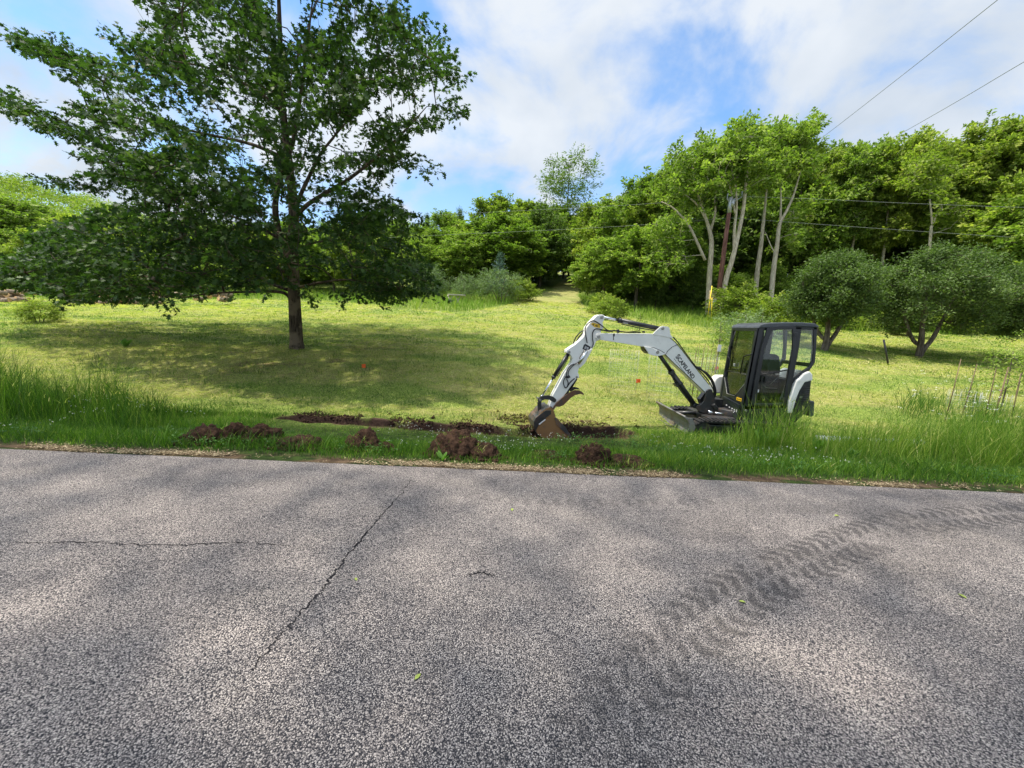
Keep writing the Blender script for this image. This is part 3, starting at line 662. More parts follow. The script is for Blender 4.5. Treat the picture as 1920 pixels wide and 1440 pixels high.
for k, oo in enumerate((-.10, -.06, -.02, .03)):
    mb = MB(); mb.tube(spline([bp(q, oo) for q in [c3(560+k*12, 575), c3(600+k*6, 598+k*3), c3(655+k*4, 640-k*2), c3(705+k*5, 700), c3(735+k*4, 770), c3(740+k*6, 840), c3(720+k*4, 900)]], 5), .017, 8); mb.build('hose', M['hose'], EX)
for pts_, o_, t_ in (([c2(945, 258), c2(965, 252), c2(972, 285), c2(950, 292)], -.13, .05), ([c2(1205, 270), c2(1225, 270), c2(1225, 288), c2(1205, 288)], -.06, .05), ([c2(420, 725), c2(470, 715), c2(480, 735), c2(440, 748)], -.12, .03)):
    mb = MB(); bprism(mb, pts_, o_, t_); mb.build('hose_clamp', M['dark_steel'], EX, .004)
# pins
for pt, rr, d in ((c2(797, 132), .030, .13), (c2(1405, 245), .028, .13), (c2(762, 328), .034, .14), (c2(1353, 482), .036, .13), (c2(467, 481), .026, .10), (c2(543, 733), .024, .10), (c6(392, 890), .030, .20), (c6(270, 975), .026, .16), (c6(250, 760), .026, .13), (c3(712, 820), .040, .13), (c3(598, 992), .036, .11)):
    mb = MB(); pinb(mb, pt, -d, d, rr); mb.build('pin', M['pin'], EX, .003)
# bucket cylinder, links
cyl('bucket_cylinder', c2(460, 490), c2(190, 925), .58, .040, .020, EX)
mb = MB()
for o_ in (-.115, .085): bprism(mb, [c6(215, 770), c6(230, 725), c6(290, 700), c6(370, 690), c6(430, 710), c6(475, 745), c6(478, 775), c6(455, 795), c6(420, 780), c6(380, 755), c6(320, 752), c6(275, 765), c6(262, 800), c6(232, 800)], o_, .03)
mb.build('bucket_link', M['dark_steel'], EX, .005)
mb = MB()
for o_ in (-.085, .05): bprism(mb, [c6(212, 790), c6(270, 785), c6(262, 850), c6(268, 930), c6(300, 975), c6(270, 1005), c6(225, 1000), c6(218, 900)], o_, .035)
bprism(mb, [c6(240, 925), c6(350, 840), c6(372, 852), c6(262, 950)], -.08, .16)
mb.build('bucket_link', M['dark_steel'], EX, .005)
# bucket
SIDE = [c6(225, 985), c6(262, 935), c6(340, 880), c6(395, 860), c6(440, 900), c6(470, 1000), c6(520, 1080), c6(600, 1180), c6(690, 1285), c6(640, 1308), c6(560, 1316), c6(400, 1310), c6(270, 1290), c6(205, 1230), c6(168, 1140), c6(162, 1070), c6(190, 1010)]
bk = MB()
for o_ in (-.26, .25): bprism(bk, SIDE, o_, .012)
bucket = bk.build('bucket', M['clay_steel'], EX, .003)
back = [c6(395, 860), c6(340, 872), c6(262, 930), c6(222, 985), c6(188, 1010), c6(158, 1070), c6(164, 1140), c6(202, 1234), c6(270, 1296), c6(400, 1316), c6(560, 1322), c6(690, 1290)]
mb = MB(); o1 = bpl(back, -.255); cen = np.mean(o1, 0); inn = [p+(cen-p)*.05 for p in o1]
mb.prism(o1+inn[::-1], bn*.51); mb.build('shell', M['bucket_steel'], bucket)
mb = MB()
bprism(mb, [c6(158, 1070), c6(190, 1010), c6(330, 905), c6(405, 905), c6(400, 960), c6(335, 1010), c6(225, 1120), c6(190, 1195), c6(166, 1140)], -.272, .012)
for o_ in (-.12, .09): bprism(mb, [c6(350, 860), c6(410, 850), c6(432, 890), c6(400, 935), c6(300, 1010), c6(232, 1010), c6(245, 950)], o_, .03)
mb.build('hinge_plate', M['dark_steel'], bucket, .004)
mb = MB(); bprism(mb, [c6(225, 1100), c6(240, 1112), c6(328, 1040), c6(318, 1030)], -.276, .004); mb.build('bucket_mark', M['decal_white'], bucket)
for o_ in (-.276, .254):
    mb = MB(); bprism(mb, [c6(455, 1010), c6(480, 1010), c6(610, 1150), c6(700, 1285), c6(672, 1292), c6(590, 1215), c6(480, 1110)], o_, .022); mb.build('side_cutter', M['bucket_steel'], bucket, .003)
for o_ in (-.255, -.14, -.02, .10, .215):
    mb = MB(); bprism(mb, [c6(570, 1300), c6(640, 1285), c6(700, 1292), c6(690, 1308), c6(580, 1322)], o_, .045); mb.build('bucket_tooth', M['pin'], bucket, .006)
# thumb
mb = MB()
TH = [c6(430, 870), c6(480, 800), c6(570, 720), c6(660, 655), c6(740, 618), c6(810, 622), c6(865, 660), c6(875, 690), c6(820, 672), c6(745, 690), c6(690, 725), c6(640, 775), c6(580, 835), c6(520, 855), c6(470, 850), c6(440, 900), c6(400, 915)]
for o_ in (-.13, .10): bprism(mb, TH, o_, .028)
bprism(mb, [c6(520, 770), c6(640, 680), c6(660, 700), c6(550, 800)], -.11, .22)
mb.tube([bp(c6(560, 800), -.1), bp(c6(560, 800), .1)], .03, 10)
mb.build('thumb', M['thumb_steel'], EX, .004)
mb = MB(); bprism(mb, [c6(660, 600), c6(730, 572), c6(790, 585), c6(815, 610), c6(740, 608), c6(680, 640)], .14, .03); mb.tube([bp(c2(535, 745), .0), bp(c2(470, 850), .0)], .035, 12); mb.tube([bp(c2(470, 850), 0), bp(c6(590, 730), 0)], .02, 10)
mb.build('thumb_cylinder', M['black_paint'], EX)
# swing bracket and tower
mb = MB()
BR = [c3(655, 870), c3(668, 815), c3(692, 797), c3(715, 800), c3(730, 830), c3(750, 900), c3(770, 960), c3(760, 1030), c3(700, 1050), c3(640, 1040), c3(590, 1020), c3(565, 990), c3(575, 962), c3(610, 955), c3(640, 920)]
for o_ in (-.135, .105): bprism(mb, BR, o_, .032)
bprism(mb, [c3(640, 960), c3(760, 930), c3(760, 1050), c3(640, 1040)], -.1, .2)
mb.build('swing_bracket', M['dark_steel'], EX, .006)
mb = MB(); bprism(mb, [c3(600, 900), c3(650, 830), c3(690, 850), c3(680, 960), c3(620, 960)], .14, .12); bprism(mb, [c3(690, 900), c3(835, 900), c3(820, 1010), c3(700, 1010)], -.05, .35); bprism(mb, [c3(650, 980), c3(740, 960), c3(760, 1050), c3(690, 1070), c3(650, 1040)], -.1, .25)
mb.tube([bp(c3(730, 950), -.18), bp(c3(770, 1000), -.18)], .04, 10); mb.build('swing_mount', M['black_paint'], EX, .008)
mb = MB(); mb.tube([bp(c3(735, 1034), -.22), bp(c3(885, 1050), -.28)], .022, 12); mb.tube([bp(c3(680, 1025), -.2), bp(c3(740, 1035), -.22)], .035, 12); mb.build('swing_cylinder', M['chrome'], EX)

# house (turning upper body)
YN, YF = 7.95, 9.15
def hp(q, y=YN): return sp(q, y)
mb = MB()
mb.prism(spl([c3(1022, 962), c3(1480, 930), c3(1560, 900), c3(1690, 900), c3(1690, 1010), c3(1560, 1130), c3(1100, 1150), c3(1000, 1140)], YN), YV*(YF-YN))
body = mb.build('body', M['black_paint'], EX, .02)
xf = hp(c3(1022, 965))[0]; zt = hp(c3(1022, 965))[2]; zb = hp(c3(1000, 1140))[2]
mb = MB(); mb.prism([(xf-.03, YN+.02, zt+.02), (xf-.03, YN+.02, zb+.03), (xf-.03, 8.60, zb+.10), (xf-.03, 8.62, zt+.09)], (-.03, 0, 0)); fp = mb.build('front_panel', M['cab_black'], body, .008)
mb = MB()
for (yy, zz, ww, hh_) in ((8.42, .78, .05, .022), (8.30, .72, .04, .022), (8.19, .70, .05, .02), (8.10, .68, .05, .02), (8.17, .52, .12, .012), (8.02, .66, .018, .06), (8.10, .60, .04, .012), (8.20, .60, .04, .012)):
    z = zb+(zt-zb)*zz; mb = MB(); mb.box((xf-.064, yy-ww/2, z-hh_/2), (xf-.060, yy+ww/2, z+hh_/2)); mb.build('panel_mark', M['decal_white'], fp)
mb = MB()
mb.prism(spl([c3(1130, 1000), c3(1470, 985), c3(1470, 1120), c3(1135, 1130)], YN-.012), YV*.012); mb.build('side_panel', M['cab_black'], body, .004)
for q in (c3(1062, 1015), c3(1048, 1100)):
    p = hp(q, YN-.02); mb = MB(); mb.tube([p, p+YV*.03], .026, 12); mb.build('bolt', M['pin'], body, .004)
mb = MB(); mb.tube([hp(c3(1110, 1003), YN-.015), hp(c3(1290, 1010), YN-.015)], .008, 6); mb.build('trim_strip', M['dark_steel'], body)
mb = MB(); mb.tube([hp(c3(1130, 1128), YN-.015), hp(c3(1240, 1140), YN-.015)], .02, 8); mb.build('trim_strip', M['dark_steel'], body)
# rear engine covers
WC = [c3(1600, 690), c3(1640, 645), c3(1700, 618), c3(1728, 650), c3(1730, 712), c3(1650, 732), c3(1600, 815), c3(1565, 900), c3(1535, 1005), c3(1525, 1040), c3(1480, 1040), c3(1490, 920), c3(1540, 780), c3(1568, 710)]
mb = MB(); mb.prism(spl(WC, YN-.05), YV*.30); mb.build('engine_cover', M['white_paint'], EX, .025)
mb = MB(); mb.prism(spl(WC[:6]+WC[-1:], YN+.25), YV*.80); mb.build('engine_hood', M['white_paint'], EX, .03)
mb = MB(); mb.prism(spl(WC, YN+1.05), YV*.25); rc = mb.build('engine_cover', M['white_paint'], EX, .025)
wf = sp(c3(742, 760), 9.0)
mb = MB(); mb.prism(spl([c3(740, 725), c3(760, 690), c3(792, 665), c3(900, 665), c3(900, 850), c3(745, 835)], 9.02), YV*.24); mb.build('right_cover', M['white_paint'], EX, .03)
mb = MB(); mb.prism(spl([c3(1640, 735), c3(1715, 712), c3(1695, 905), c3(1690, 1010), c3(1545, 1010), c3(1568, 905), c3(1605, 815)], YN-.02), YV*1.1); gr = mb.build('rear_grille', M['black_paint'], EX, .015)
mb = MB()
for k in range(7):
    t_ = k/7; mb.tube([hp(c3(1630-40*t_, 790+t_*150), YN-.03), hp(c3(1700-5*t_, 780+t_*150), YN-.03)], .007, 5)
mb.build('grille_bars', M['dark_steel'], gr)
mb = MB(); mb.prism(spl([c3(1600, 872), c3(1625, 868), c3(1622, 885), c3(1598, 888)], YN-.035), YV*.01); mb.build('latch', M['pin'], gr)
mb = MB(); mb.prism(spl([c3(1695, 915), c3(1748, 920), c3(1742, 1060), c3(1715, 1080), c3(1690, 1060)], YN+.1), YV*.9); mb.build('counterweight', M['roof_black'], EX, .02)

# cab
CF = YF-.28
cab = empty('cab', (0, 0, 0)); cab.parent = EX; cab.matrix_parent_inverse = Matrix.Translation(-EX.location)
def cobj(mb, name, mat, parent=None, bevel=0):
    o = mb.build(name, mat, None, bevel); o.parent = parent or cab; return o
def post(mb, pts, y=YN, th=.06): mb.prism(spl(pts, y), YV*th)
FTn, FBn = sp(c3(1195, 185), YN), sp(c3(1048, 965), YN)
dxz = [sp(c3(1195, 185), YN), sp(c3(1048, 965), YN)]
mb = MB()
for y0_ in (YN, CF-.06):
    sh = 0
    def shift(pts, y=y0_): return [np.array([p[0], y, p[2]]) for p in spl(pts, YN)]
    for pts in ([c3(1180, 180), c3(1240, 180), c3(1225, 300), c3(1155, 640), c3(1085, 965), c3(1020, 965), c3(1060, 740), c3(1120, 450)],
                [c3(1555, 175), c3(1620, 175), c3(1590, 400), c3(1530, 720), c3(1480, 1000), c3(1430, 1000), c3(1470, 720), c3(1530, 400)],
                [c3(1735, 170), c3(1775, 175), c3(1765, 380), c3(1752, 530), c3(1700, 610), c3(1640, 650), c3(1560, 700), c3(1530, 745), c3(1536, 700), c3(1610, 635), c3(1690, 580), c3(1722, 520), c3(1735, 400)],
                [c3(1230, 165), c3(1775, 165), c3(1775, 205), c3(1560, 200), c3(1230, 212)],
                [c3(1040, 955), c3(1500, 955), c3(1500, 1000), c3(1040, 1005)]):
        mb.prism(shift(pts), YV*.06)
xr = sp(c3(1750, 300), YN)
for (q0, q1) in ((c3(1210, 165), c3(1210, 205)), (c3(1745, 165), c3(1745, 215)), (c3(1045, 940), c3(1045, 985)), (c3(1725, 540), c3(1725, 580))):
    a, b = sp(q0, YN), sp(q1, YN); mb.box((a[0]-.03, YN+.06, min(a[2], b[2])), (a[0]+.03, CF-.06, max(a[2], b[2])))
frame = cobj(mb, 'cab_frame', M['cab_black'], None, .010)
# rear wall lower part and floor
a = sp(c3(1060, 985), YN); b = sp(c3(1520, 985), YN)
mb = MB(); mb.box((a[0], YN+.05, a[2]-.02), (b[0], CF-.05, a[2]+.02)); a = sp(c3(1520, 990), YN); b = sp(c3(1540, 720), YN); mb.box((a[0]-.02, YN+.06, a[2]), (a[0]+.03, CF-.06, b[2])); cobj(mb, 'cab_floor', M['black_paint'])
# lower-right dark side wall on far side
q = [sp(p, YN) for p in (c3(1120, 640), c3(1480, 640), c3(1480, 960), c3(1080, 960))]
mb = MB(); mb.prism([np.array([p[0], CF-.05, p[2]]) for p in q], YV*.02); cobj(mb, 'side_wall', M['black_paint'])
# roof
mb = MB(); rp = [sp(p, YN) for p in (c3(1170, 190), c3(1190, 158), c3(1250, 138), c3(1420, 130), c3(1600, 130), c3(1740, 140), c3(1780, 165), c3(1778, 185), c3(1560, 172), c3(1230, 188))]
mb.prism([np.array([p[0], YN-.035, p[2]]) for p in rp], YV*(CF-YN+.07)); cobj(mb, 'roof', M['roof_black'], None, .022)
# front face frame: outer on the slanted front plane, inner window with cut corners
def fpnt(u, v):     # u: 0 near .. 1 far ; v: 0 top .. 1 bottom
    base = FTn*(1-v)+FBn*v; return np.array([base[0], YN+.0+(CF-YN)*u, base[2]])
ou = [fpnt(0, 0), fpnt(1, 0), fpnt(1, .5), fpnt(1, 1), fpnt(.5, 1), fpnt(0, 1), fpnt(0, .5), fpnt(0, .2)]
inn = [fpnt(.07, .04), fpnt(.93, .04), fpnt(.93, .7), fpnt(.70, .91), fpnt(.5, .91), fpnt(.36, .91), fpnt(.07, .72), fpnt(.07, .2)]
# same ring with matching order
mb = MB(); mb.ring(ou, inn, (-.045, 0, 0)); cobj(mb, 'front_frame', M['cab_black'], None, .006)
gp = [fpnt(.07, .04), fpnt(.93, .04), fpnt(.93, .7), fpnt(.70, .91), fpnt(.36, .91), fpnt(.07, .72)]
mb = MB(); mb.prism([p+np.array([-.02, 0, 0]) for p in gp], (.004, 0, 0)); ws = cobj(mb, 'windscreen', M['glass'])
mb = MB(); mb.tube([p+np.array([-.05, 0, 0]) for p in [inn[6], inn[5], inn[3], inn[2]]], .008, 6); o = mb.build('seal', M['pin'], None); o.parent = cab
mb = MB(); mb.tube([fpnt(.07, .60)+np.array([-.01, 0, 0]), fpnt(.93, .60)+np.array([-.01, 0, 0])], .012, 6); o = mb.build('crossbar', M['pin'], None); o.parent = cab
mb = MB(); mb.tube([fpnt(.95, .25)-[.06, 0, 0], fpnt(.90, .40)-[.08, 0, 0], fpnt(.90, .62)-[.07, 0, 0]], .011, 6); mb.tube([fpnt(.90, .40)-[.08, 0, 0], fpnt(.80, .42)-[.08, 0, 0], fpnt(.80, .60)-[.07, 0, 0]], .010, 6); o = mb.build('mirror_arm', M['hose'], None); o.parent = cab
mb = MB(); mb.tube([fpnt(.0, .33)-[.05, 0, 0], fpnt(.22, .37)-[.09, 0, 0], fpnt(.28, .50)-[.07, 0, 0], fpnt(.28, .60)-[.06, 0, 0]], .011, 6); o = mb.build('grab_rail', M['hose'], None); o.parent = cab
mb = MB(); mb.tube([fpnt(.80, .05)-[.055, 0, 0], fpnt(.88, .22)-[.065, 0, 0], fpnt(.86, .30)-[.06, 0, 0]], .009, 6); o = mb.build('wiper', M['hose'], None); o.parent = cab
mb = MB(); p = fpnt(.05, .935)-np.array([.05, 0, 0]); mb.box((p[0]-.004, p[1]+.02, p[2]-.03), (p[0]+.004, p[1]+.20, p[2]+.035)); o = mb.build('warning_sticker', M['yellow'], None); o.parent = cab
mb = MB()
for k in range(3): mb.box((p[0]-.006, p[1]+.04+k*.05, p[2]-.012), (p[0]-.004, p[1]+.07+k*.05, p[2]+.015))
o = mb.build('sticker_mark', M['lettering'], None); o.parent = cab
# door
DO = [c3(1275, 185), c3(1400, 165), c3(1555, 168), c3(1560, 400), c3(1500, 720), c3(1445, 960), c3(1280, 968), c3(1115, 962), c3(1150, 720), c3(1215, 400)]
DI = [c3(1320, 215), c3(1400, 200), c3(1525, 198), c3(1528, 400), c3(1475, 700), c3(1432, 935), c3(1300, 945), c3(1160, 940), c3(1190, 740), c3(1250, 400)]
mb = MB(); mb.ring(spl(DO, YN-.045), spl(DI, YN-.045), YV*.035); door = cobj(mb, 'door', M['cab_black'], None, .006)
def dsub(mb, name, mat, bev=0): o = mb.build(name, mat, None, bev); o.parent = cab; return o
mb = MB(); mb.prism(spl(DI, YN-.03), YV*.004); dsub(mb, 'door_pane', M['glass'])
mb = MB(); mb.tube([hp(c3(1195, 655), YN-.03), hp(c3(1300, 640), YN-.04), hp(c3(1480, 605), YN-.03)], .014, 7); dsub(mb, 'door_bar', M['hose'])
mb = MB(); mb.ring(spl([c3(1218, 665), c3(1262, 660), c3(1258, 745), c3(1212, 748)], YN-.06), spl([c3(1228, 678), c3(1250, 674), c3(1247, 732), c3(1224, 734)], YN-.06), YV*.03); dsub(mb, 'handle', M['hose'], .004)
mb = MB(); mb.tube(spline([hp(c3(1250, 760), YN+.05), hp(c3(1262, 782), YN+.05), hp(c3(1370, 790), YN+.05)], 4), .006, 6); mb.tube([hp(c3(1300, 752), YN+.1), hp(c3(1400, 660), YN+.1)], .01, 6); dsub(mb, 'door_rod', M['pin'])
mb = MB(); mb.prism(spl([c3(1165, 805), c3(1190, 802), c3(1188, 830), c3(1163, 832)], YN-.034), YV*.004); dsub(mb, 'door_label', M['decal_white'])
mb = MB(); mb.prism(spl([c3(1352, 640), c3(1390, 642), c3(1385, 658), c3(1352, 655)], YN-.05), YV*.02); dsub(mb, 'latch', M['pin'])
mb = MB(); mb.prism(spl([c3(1545, 235), c3(1580, 230), c3(1578, 270), c3(1542, 275)], YN-.06), YV*.05); dsub(mb, 'hinge', M['black_paint'], .004)
mb = MB(); mb.prism(spl([c3(1430, 885), c3(1458, 885), c3(1452, 920), c3(1425, 920)], YN-.06), YV*.05); dsub(mb, 'hinge', M['black_paint'], .004)
# rear side pane, far panes, back pane
RP = [c3(1612, 205), c3(1740, 200), c3(1738, 400), c3(1725, 515), c3(1690, 580), c3(1612, 632), c3(1540, 700), c3(1590, 400)]
mb = MB(); mb.prism(spl(RP, YN+.01), YV*.004); dsub(mb, 'side_pane', M['glass'])
mb = MB(); mb.prism([np.array([p[0], CF-.03, p[2]]) for p in spl([c3(1240, 200), c3(1740, 195), c3(1735, 500), c3(1660, 610), c3(1480, 640), c3(1130, 640)], YN)], YV*.004); dsub(mb, 'far_pane', M['glass'])
# black post seen through door, seat, console, levers
mb = MB()
mb.prism([np.array([p[0], CF-.10, p[2]]) for p in spl([c3(1440, 190), c3(1500, 190), c3(1500, 650), c3(1440, 650)], YN)], YV*.06); dsub(mb, 'far_post', M['cab_black'], .006)
def ip(q, y): p = sp(q, YN); return np.array([p[0], y, p[2]])
mb = MB(); ym = (YN+CF)/2
prof = [c3(1400, 470), c3(1440, 455), c3(1480, 480), c3(1490, 620), c3(1470, 700), c3(1440, 740), c3(1300, 745), c3(1295, 700), c3(1380, 690), c3(1350, 600), c3(1370, 520)]
mb.prism([ip(q, ym-.22) for q in prof], YV*.44); seat = dsub(mb, 'seat', M['seat'], .03)
mb = MB(); mb.prism([ip(q, ym-.2) for q in [c3(1290, 750), c3(1470, 745), c3(1470, 960), c3(1300, 960)]], YV*.4); dsub(mb, 'seat_base', M['black_paint'], .02)
for yy in (ym-.33, ym+.28):
    mb = MB(); mb.prism([ip(q, yy) for q in [c3(1230, 640), c3(1420, 650), c3(1430, 700), c3(1240, 690)]], YV*.10); mb.tube([ip(c3(1250, 650), yy+.05), ip(c3(1240, 600), yy+.05), ip(c3(1235, 575), yy+.05)], [.012, .012, .03], 8); dsub(mb, 'control_console', M['seat'], .01)
mb = MB(); mb.prism([ip(q, ym-.25) for q in [c3(1130, 600), c3(1150, 520), c3(1175, 520), c3(1180, 610), c3(1150, 900), c3(1110, 900)]], YV*.25); dsub(mb, 'instrument_column', M['seat'], .02)
for yy in (ym-.05, ym+.08):
    mb = MB(); mb.tube([ip(c3(1170, 930), yy), ip(c3(1180, 760), yy), ip(c3(1170, 690), yy)], [.012, .012, .022], 8); dsub(mb, 'travel_lever', M['pin'])
mb = MB(); mb.prism([ip(q, ym+.15) for q in [c3(1105, 570), c3(1160, 560), c3(1155, 600), c3(1110, 610)]], YV*.02); dsub(mb, 'paper', M['decal_white'])

# undercarriage
YT = 7.72
def track(y0_, w_):
    g = [sp(q, 7.75) for q in (c3(690, 1200), c3(1640, 1190))]; xa = 3.85; xb = 6.05; zg = -.50; hgt = .38; r = hgt/2
    prof = []
    for k in range(9): a = math.pi/2+math.pi*k/8; prof.append((xa+r+r*math.cos(a), zg+r+r*math.sin(a)))
    for k in range(9): a = -math.pi/2+math.pi*k/8; prof.append((xb-r+r*math.cos(a), zg+r+r*math.sin(a)))
    outer = [np.array([p[0], y0_, p[1]]) for p in prof]; c = np.array([(xa+xb)/2, y0_, zg+r])
    inner = []
    for p in prof:
        cx_ = min(max(p[0], xa+r), xb-r); v = np.array([p[0]-cx_, 0, p[1]-(zg+r)]); v /= np.linalg.norm(v); inner.append(np.array([p[0], y0_, p[1]])-v*.035)
    mb = MB(); mb.ring(outer, inner, (0, w_, 0)); tr = mb.build('track', M['rubber'], EX)
    mb = MB(); per = [np.array([p[0], p[1]]) for p in prof]; per.append(per[0]); cum = [0]
    for i in range(len(per)-1): cum.append(cum[-1]+np.linalg.norm(per[i+1]-per[i]))
    nl_ = int(cum[-1]/.09)
    for k in range(nl_):
        s_ = cum[-1]*k/nl_; i = np.searchsorted(cum, s_, 'right')-1; tt = (s_-cum[i])/(cum[i+1]-cum[i]); p = per[i]+(per[i+1]-per[i])*tt
        td = per[i+1]-per[i]; td /= np.linalg.norm(td); nd = np.array([td[1], -td[0]])
        if np.dot(nd, p-np.array([(xa+xb)/2, zg+r])) < 0: nd = -nd
        a, b = p-td*.02, p+td*.02; a2, b2 = a+nd*.022, b+nd*.022; a = a-nd*.01; b = b-nd*.01
        mb.prism([(a[0], y0_-.004, a[1]), (b[0], y0_-.004, b[1]), (b2[0], y0_-.004, b2[1]), (a2[0], y0_-.004, a2[1])], (0, w_+.008, 0))
    o = mb.build('tread', M['rubber'], tr)
    mb = MB(); mb.box((xa+.25, y0_+.05, zg+.09), (xb-.25, y0_+w_-.05, zg+.30)); o = mb.build('track_frame', M['black_paint'], tr, .02)
    for xx, rr in ((xa+r, .16), (xb-r, .16), (xa+.55, .07), (xa+.9, .07), (xa+1.25, .07), (xa+1.6, .07)):
        mb = MB(); zc = zg+r if rr > .1 else zg+.04+rr; mb.tube([(xx, y0_+.02, zc), (xx, y0_+w_-.02, zc)], rr, 18); mb.tube([(xx, y0_, zc), (xx, y0_+.03, zc)], rr*.4, 12); mb.build('roller', M['dark_steel'], tr, .004)
track(YT+.08, .28); track(YF-.10, .28)
mb = MB(); mb.box((4.2, YT+.3, -.30), (5.7, YF-.1, -.08)); mb.tube([(5.0, 8.5, -.10), (5.0, 8.5, .06)], .42, 24); mb.build('chassis', M['dark_steel'], EX, .02)
# dozer blade: curved section, built in section along y
bn_, bf_ = 7.78, 9.42
pT = sp(c3(500, 1085), bn_); pB = sp(c3(462, 1262), bn_)
zb_ = -.47; zt_ = pT[2]; xc = sp(c3(455, 1180), bn_)[0]
sec = [(-.02+.0, 1), (.045, .86), (.085, .68), (.09, .45), (.06, .22), (-.02, .03), (-.055, 0)]
H_ = zt_-zb_
front = [np.array([xc-.02+dx, bn_, zb_+H_*v]) for dx, v in sec]; backp = [p+np.array([.03, 0, 0]) for p in front[::-1]]
mb = MB(); mb.prism(front+backp, YV*(bf_-bn_)); blade = mb.build('dozer_blade', M['blade_steel'], EX, .004)
mb = MB(); mb.tube([front[0]+[.02, 0, .01], front[0]+[.02, bf_-bn_, .01]], .022, 10); o = mb.build('top_tube', M['blade_steel'], blade)
mb = MB(); mb.box((xc-.095, bn_-.001, zb_-.02), (xc-.075, bf_+.001, zb_+.09)); mb.build('cutting_edge', M['blade_steel'], blade, .003)
for yy in (bn_-.014, bf_-.002):
    mb = MB(); mb.prism([(p[0], yy, p[2]) for p in front]+[(xc+.16, yy, zb_+.03), (xc+.20, yy, zb_+H_*.55), (xc+.12, yy, zb_+H_*.98)], YV*.016); mb.build('end_plate', M['blade_steel'], blade, .002)
for yy in (8.05, 9.05):
    mb = MB(); mb.prism([(xc+.08, yy, zb_+.14), (xc+.08, yy, zb_+.36), (xc+.40, yy, zb_+.34), (4.55, yy, zb_+.22), (4.55, yy, zb_+.12), (xc+.4, yy, zb_+.18)], YV*.11); mb.build('blade_arm', M['black_paint'], EX, .012)
mb = MB(); mb.tube([(xc+.12, 8.6, zb_+.34), (4.5, 8.6, zb_+.36)], .045, 12); mb.build('blade_cylinder', M['black_paint'], EX)
# ------------------------------------------------------------------ the big oak
def inpoly(px, py, poly):
    ins = np.zeros(len(px), bool); n = len(poly)
    for i in range(n):
        x1, y1 = poly[i]; x2, y2 = poly[(i+1) % n]
        c = ((y1 > py) != (y2 > py)) & (px < (x2-x1)*(py-y1)/((y2-y1)+1e-9)+x1); ins ^= c
    return ins
rng = np.random.default_rng(11)
OD = 14.0
ob = Hpx(556, OD)
def o_(px, py, y=OD): return W(px, py, y)
CP = [(235, -10), (190, -120), (300, -260), (450, -310), (620, -230), (720, -60), (745, 20), (800, 75), (830, 115), (862, 140), (855, 190), (800, 235), (760, 262), (735, 300), (700, 345), (735, 375), (770, 400), (755, 440), (790, 480), (812, 530), (790, 556), (700, 562), (640, 556), (600, 545), (540, 540), (470, 535), (400, 545), (330, 562), (270, 580), (190, 586), (130, 575), (110, 545), (40, 540), (-20, 530), (-40, 500), (40, 470), (90, 430), (190, 400), (270, 370), (255, 345), (190, 330), (170, 290), (190, 262), (150, 225), (110, 150), (150, 110), (230, 120), (300, 60), (290, 20)]
LOBES = [((260, 170), (15, 62), 34, 70), ((130, 110), (60, 90), 22, 20), ((250, 300), (-25, 165), 30, 75), ((110, 245), (20, 200), 20, 25), ((290, 345), (78, 342), 22, 42), ((720, 290), (812, 325), 15, 16), ((780, 200), (862, 215), 15, 16), ((800, 130), (868, 155), 18, 16), ((240, 580), (132, 588), 12, 16), ((700, 545), (818, 548), 14, 20), ((330, 120), (205, 70), 24, 26), ((200, 460), (60, 440), 26, 40), ((60, 520), (-60, 500), 30, 40), ((700, 70), (748, 20), 16, 14), ((740, 480), (772, 400), 20, 14), ((560, 550), (640, 568), 9, 8)]
NCL = 2500
px = rng.uniform(-60, 880, 60000); py = rng.uniform(-320, 600, 60000)
ok = inpoly(px, py, CP); px, py = px[ok], py[ok]
wgt = np.where(py > 300, 1.3, .66)*np.where((np.abs(px-545) < 70) & (py > 250) & (py < 560), .42, 1)*np.where((py > 500) & (px > 420) & (px < 700), .45, 1)
wgt *= np.where(py > 340, 1.35, 1)*(np.where(py > 340, .5, .12)+1.5*(fbm((px+py*.3)/80, py/30, 5, 3) > .47))*np.where((px < 260) & (py < 360), .55, 1)
keep = rng.random(len(px)) < wgt/1.9; px, py = px[keep][:NCL], py[keep][:NCL]
sx_ = np.clip(np.abs(px-440)/470, 0, 1); vz = np.clip((560-py)/860, 0, 1)
hd = 5.4*np.sqrt(1-sx_**2)*(.55+.45*np.sin(np.pi*np.clip(.15+.8*vz, 0, 1)))
yy = OD+rng.uniform(-1, 1, len(px))*hd
cc = [W(a, b, c) for a, b, c in zip(px, py, yy)]
for (a, b, wd, n) in LOBES:
    d0 = rng.normal(0, .8)
    for k in range(int(n*.62)):
        t_ = rng.random(); p = (a[0]+(b[0]-a[0])*t_+rng.normal(0, wd*.45*(1.1-t_*.7)), a[1]+(b[1]-a[1])*t_+rng.normal(0, wd*.45*(1.1-t_*.7)))
        cc.append(W(p[0], p[1], OD+d0+rng.normal(0, .5)))
cc = np.array(cc); cc = cc[cc[:, 2] > 1.9]
trunk = [o_(557, 668), o_(556, 640), o_(552, 560), o_(549, 480), o_(551, 400), o_(541, 300), o_(530, 200), o_(526, 100), o_(522, -20), o_(515, -150)]
trunk[0] = np.array([trunk[0][0], OD, ob[2]-.3])
